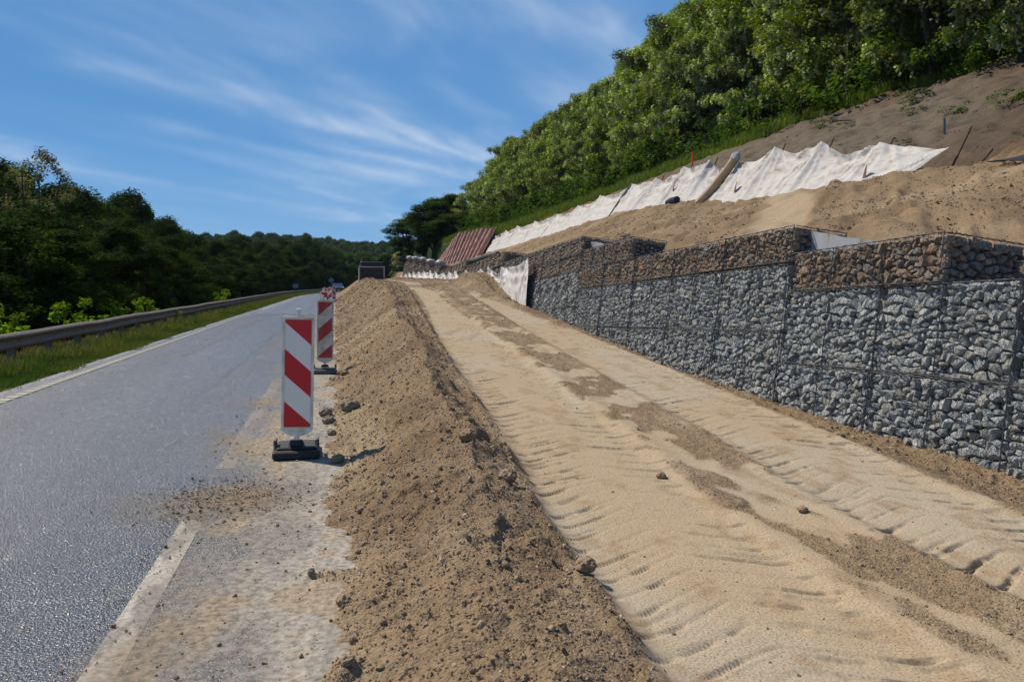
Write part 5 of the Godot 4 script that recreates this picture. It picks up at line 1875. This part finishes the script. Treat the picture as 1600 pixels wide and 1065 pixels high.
# ------------------------------------------------------------------ lone stones and odds and ends
func build_small_things() -> void:
	var lumps := [
		[-0.13, 9.15, 0.075, "round tan stone behind the nearest beacon board, left of three", 1], [-0.09, 8.65, 0.068, "knobbly tan lump in front of the round stone behind the beacon", 2], [0.13, 8.75, 0.1, "largest pale block of stone at the foot of the bank near the beacon", 3],
		[0.0, 6.75, 0.055, "brown clod lying in the shadow of the nearest beacon", 4], [-0.06, 8.0, 0.045, "small clod at the bank's foot right of the beacon's foot", 5], [0.03, 3.05, 0.03, "clod at the bottom edge of the bank nearest the camera", 6],
		[0.02, 3.75, 0.035, "clod on the bank's foot halfway to the beacon", 7], [1.02, 4.9, 0.06, "dark clod on the crest of the bank above the wheel track", 8], [0.9, 5.7, 0.06, "crumbling lump on the bank's crest farther up", 9], [1.12, 3.6, 0.05, "brown clod at the left edge of the near wheel track", 10],
		[2.25, 5.45, 0.035, "flat clod lying in the left wheel track", 11], [2.75, 4.45, 0.03, "small stone between the two wheel tracks", 12], [4.7, 7.0, 0.06, "flat clod at the toe of the berm under the wall", 13], [0.1, 12.2, 0.06, "tan clod beside the second beacon board", 14], [0.06, 13.0, 0.07, "dark clod right of the second beacon's foot", 15]]
	for l in lumps:
		var y := site_h(l[0], l[1], true)
		if l[0] < 0.3:
			y = maxf(y, road_y(l[1]) + 0.009)
		var o := part("stone", rock_mesh(l[2], 40 + l[4], 2, 0.16, M.rock if l[4] in [1, 2, 3] else M.clod, 0.75), self, Transform3D(Basis(Vector3.UP, l[4]), P(l[0], y + l[2] * 0.5, l[1])))
		o.name = numbered("lone_stone" if l[4] in [1, 2, 3, 12] else "lone_clod")
		tag(o, l[3], "stone" if l[4] in [1, 2, 3, 12] else "clod")
	for l in [[11.0, 16.6, 0.13, "dark clod of earth below the near end of the white fabric", 21], [8.2, 12.6, 0.08, "clod in the middle of the slope above the brown gabions", 22], [9.0, 12.0, 0.09, "clod right of the smooth strip on the slope", 23], [7.5, 20.7, 0.16, "rusty brown boulder on top of the third wall step", 24], [7.35, 19.9, 0.12, "jagged dark rock beside the boulder on the third wall step", 25]]:
		var o := part("slope_clod", rock_mesh(l[2], 40 + l[4], 2, 0.2, M.clod, 0.8), self, Transform3D(Basis(Vector3.UP, l[4]), P(l[0], hill_h(l[0], l[1]) + l[2] * 0.4, l[1])))
		tag(o, l[3], "clod" if l[4] < 24 else "rock")
	# pipes
	var mb := MB.new()
	var pts := []
	var rads := []
	for i in 12:
		pts.append(Vector3(0.04 * sin(i * 0.9), 0.02 * sin(i * 0.7), -0.75 * i)); rads.append(0.1)
	mb.tube(pts, rads, 12)
	var o := part("black_pipe", mb.mesh(M.rubber), self, Transform3D(Basis.from_euler(Vector3(0.03, 0, 0)), P(6.55, 4.22, 33.5)))
	tag(o, "black plastic pipe lying on top of the far gabions below the sheet piles", "pipe")
	mb = MB.new()
	mb.tube([Vector3(0, 0, 0), Vector3(0.05, 0.03, -0.5), Vector3(0.1, 0.03, -1.0)], [0.11, 0.12, 0.11], 10)
	o = part("pipe_end", mb.mesh(M.geogrid), self, Transform3D(Basis.IDENTITY, P(11.0, kn(25.6, FB) + 0.05, 25.4)))
	tag(o, "short dark plastic pipe lying at the foot of the crumpled white sheet", "pipe")
	# survey pegs
	mb = MB.new()
	mb.box(Vector3(-0.02, -0.2, -0.02), Vector3(0.02, 0.4, 0.02), 0.005)
	o = part("survey_peg", mb.mesh(M.blue), self, Transform3D(Basis.from_euler(Vector3(0, 0.4, 0.03)), P(13.9, hill_h(13.9, 16.7), 16.7)))
	tag(o, "blue survey peg standing in the bare slope above the white fabric", "peg")
	mb = MB.new()
	mb.box(Vector3(-0.025, -0.2, -0.025), Vector3(0.025, 0.7, 0.025), 0.005)
	o = part("survey_peg", mb.mesh(M.red), self, Transform3D(Basis.from_euler(Vector3(0, 0.1, -0.04)), P(14.3, hill_h(14.3, 31.5), 31.5)))
	tag(o, "thin red survey peg in the grassy edge above the bank", "peg")
	# bags along the far wall top
	for k in 5:
		var d := 52.5 + 5.6 * k
		o = part("sand_bag", rock_mesh(0.34, 60 + k, 2, 0.1, M.membrane, 0.55), self, Transform3D(Basis(Vector3.UP, k), P(6.5, kn(d, [[52, 5.02], [54, 5.1], [59, 5.6], [64, 6.1], [70, 6.6], [76, 7.1]]) + 0.12, d)))
		tag(o, "pale sand bag on the far stepped wall, %s of the row" % ordinal(k), "bag", "bags on the far wall")
	# fallen branches under the trees
	var br := 0
	for q in [[16.0, 23.0, 0.9], [17.4, 21.5, 0.3], [15.9, 26.8, 1.4]]:
		mb = MB.new()
		var a := Vector3.ZERO
		var bp := [a]
		for i in 4:
			a += Vector3(rng.randf_range(-0.1, 0.2), rng.randf_range(-0.02, 0.1), rng.randf_range(-0.35, -0.2))
			bp.append(a)
		mb.tube(bp, [0.03, 0.025, 0.02, 0.014, 0.006], 5)
		mb.tube([bp[2], bp[2] + Vector3(0.25, 0.15, -0.1)], [0.015, 0.005], 5)
		o = part("fallen_branch", mb.mesh(M.bark), self, Transform3D(Basis(Vector3.UP, q[2]), P(q[0], hill_h(q[0], q[1]) + 0.04, q[1])))
		tag(o, "fallen branch lying on the soil %s" % ["in the middle under the trees", "nearest the trees", "farthest from the blue peg"][br], "branch", "fallen branches below the trees")
		br += 1
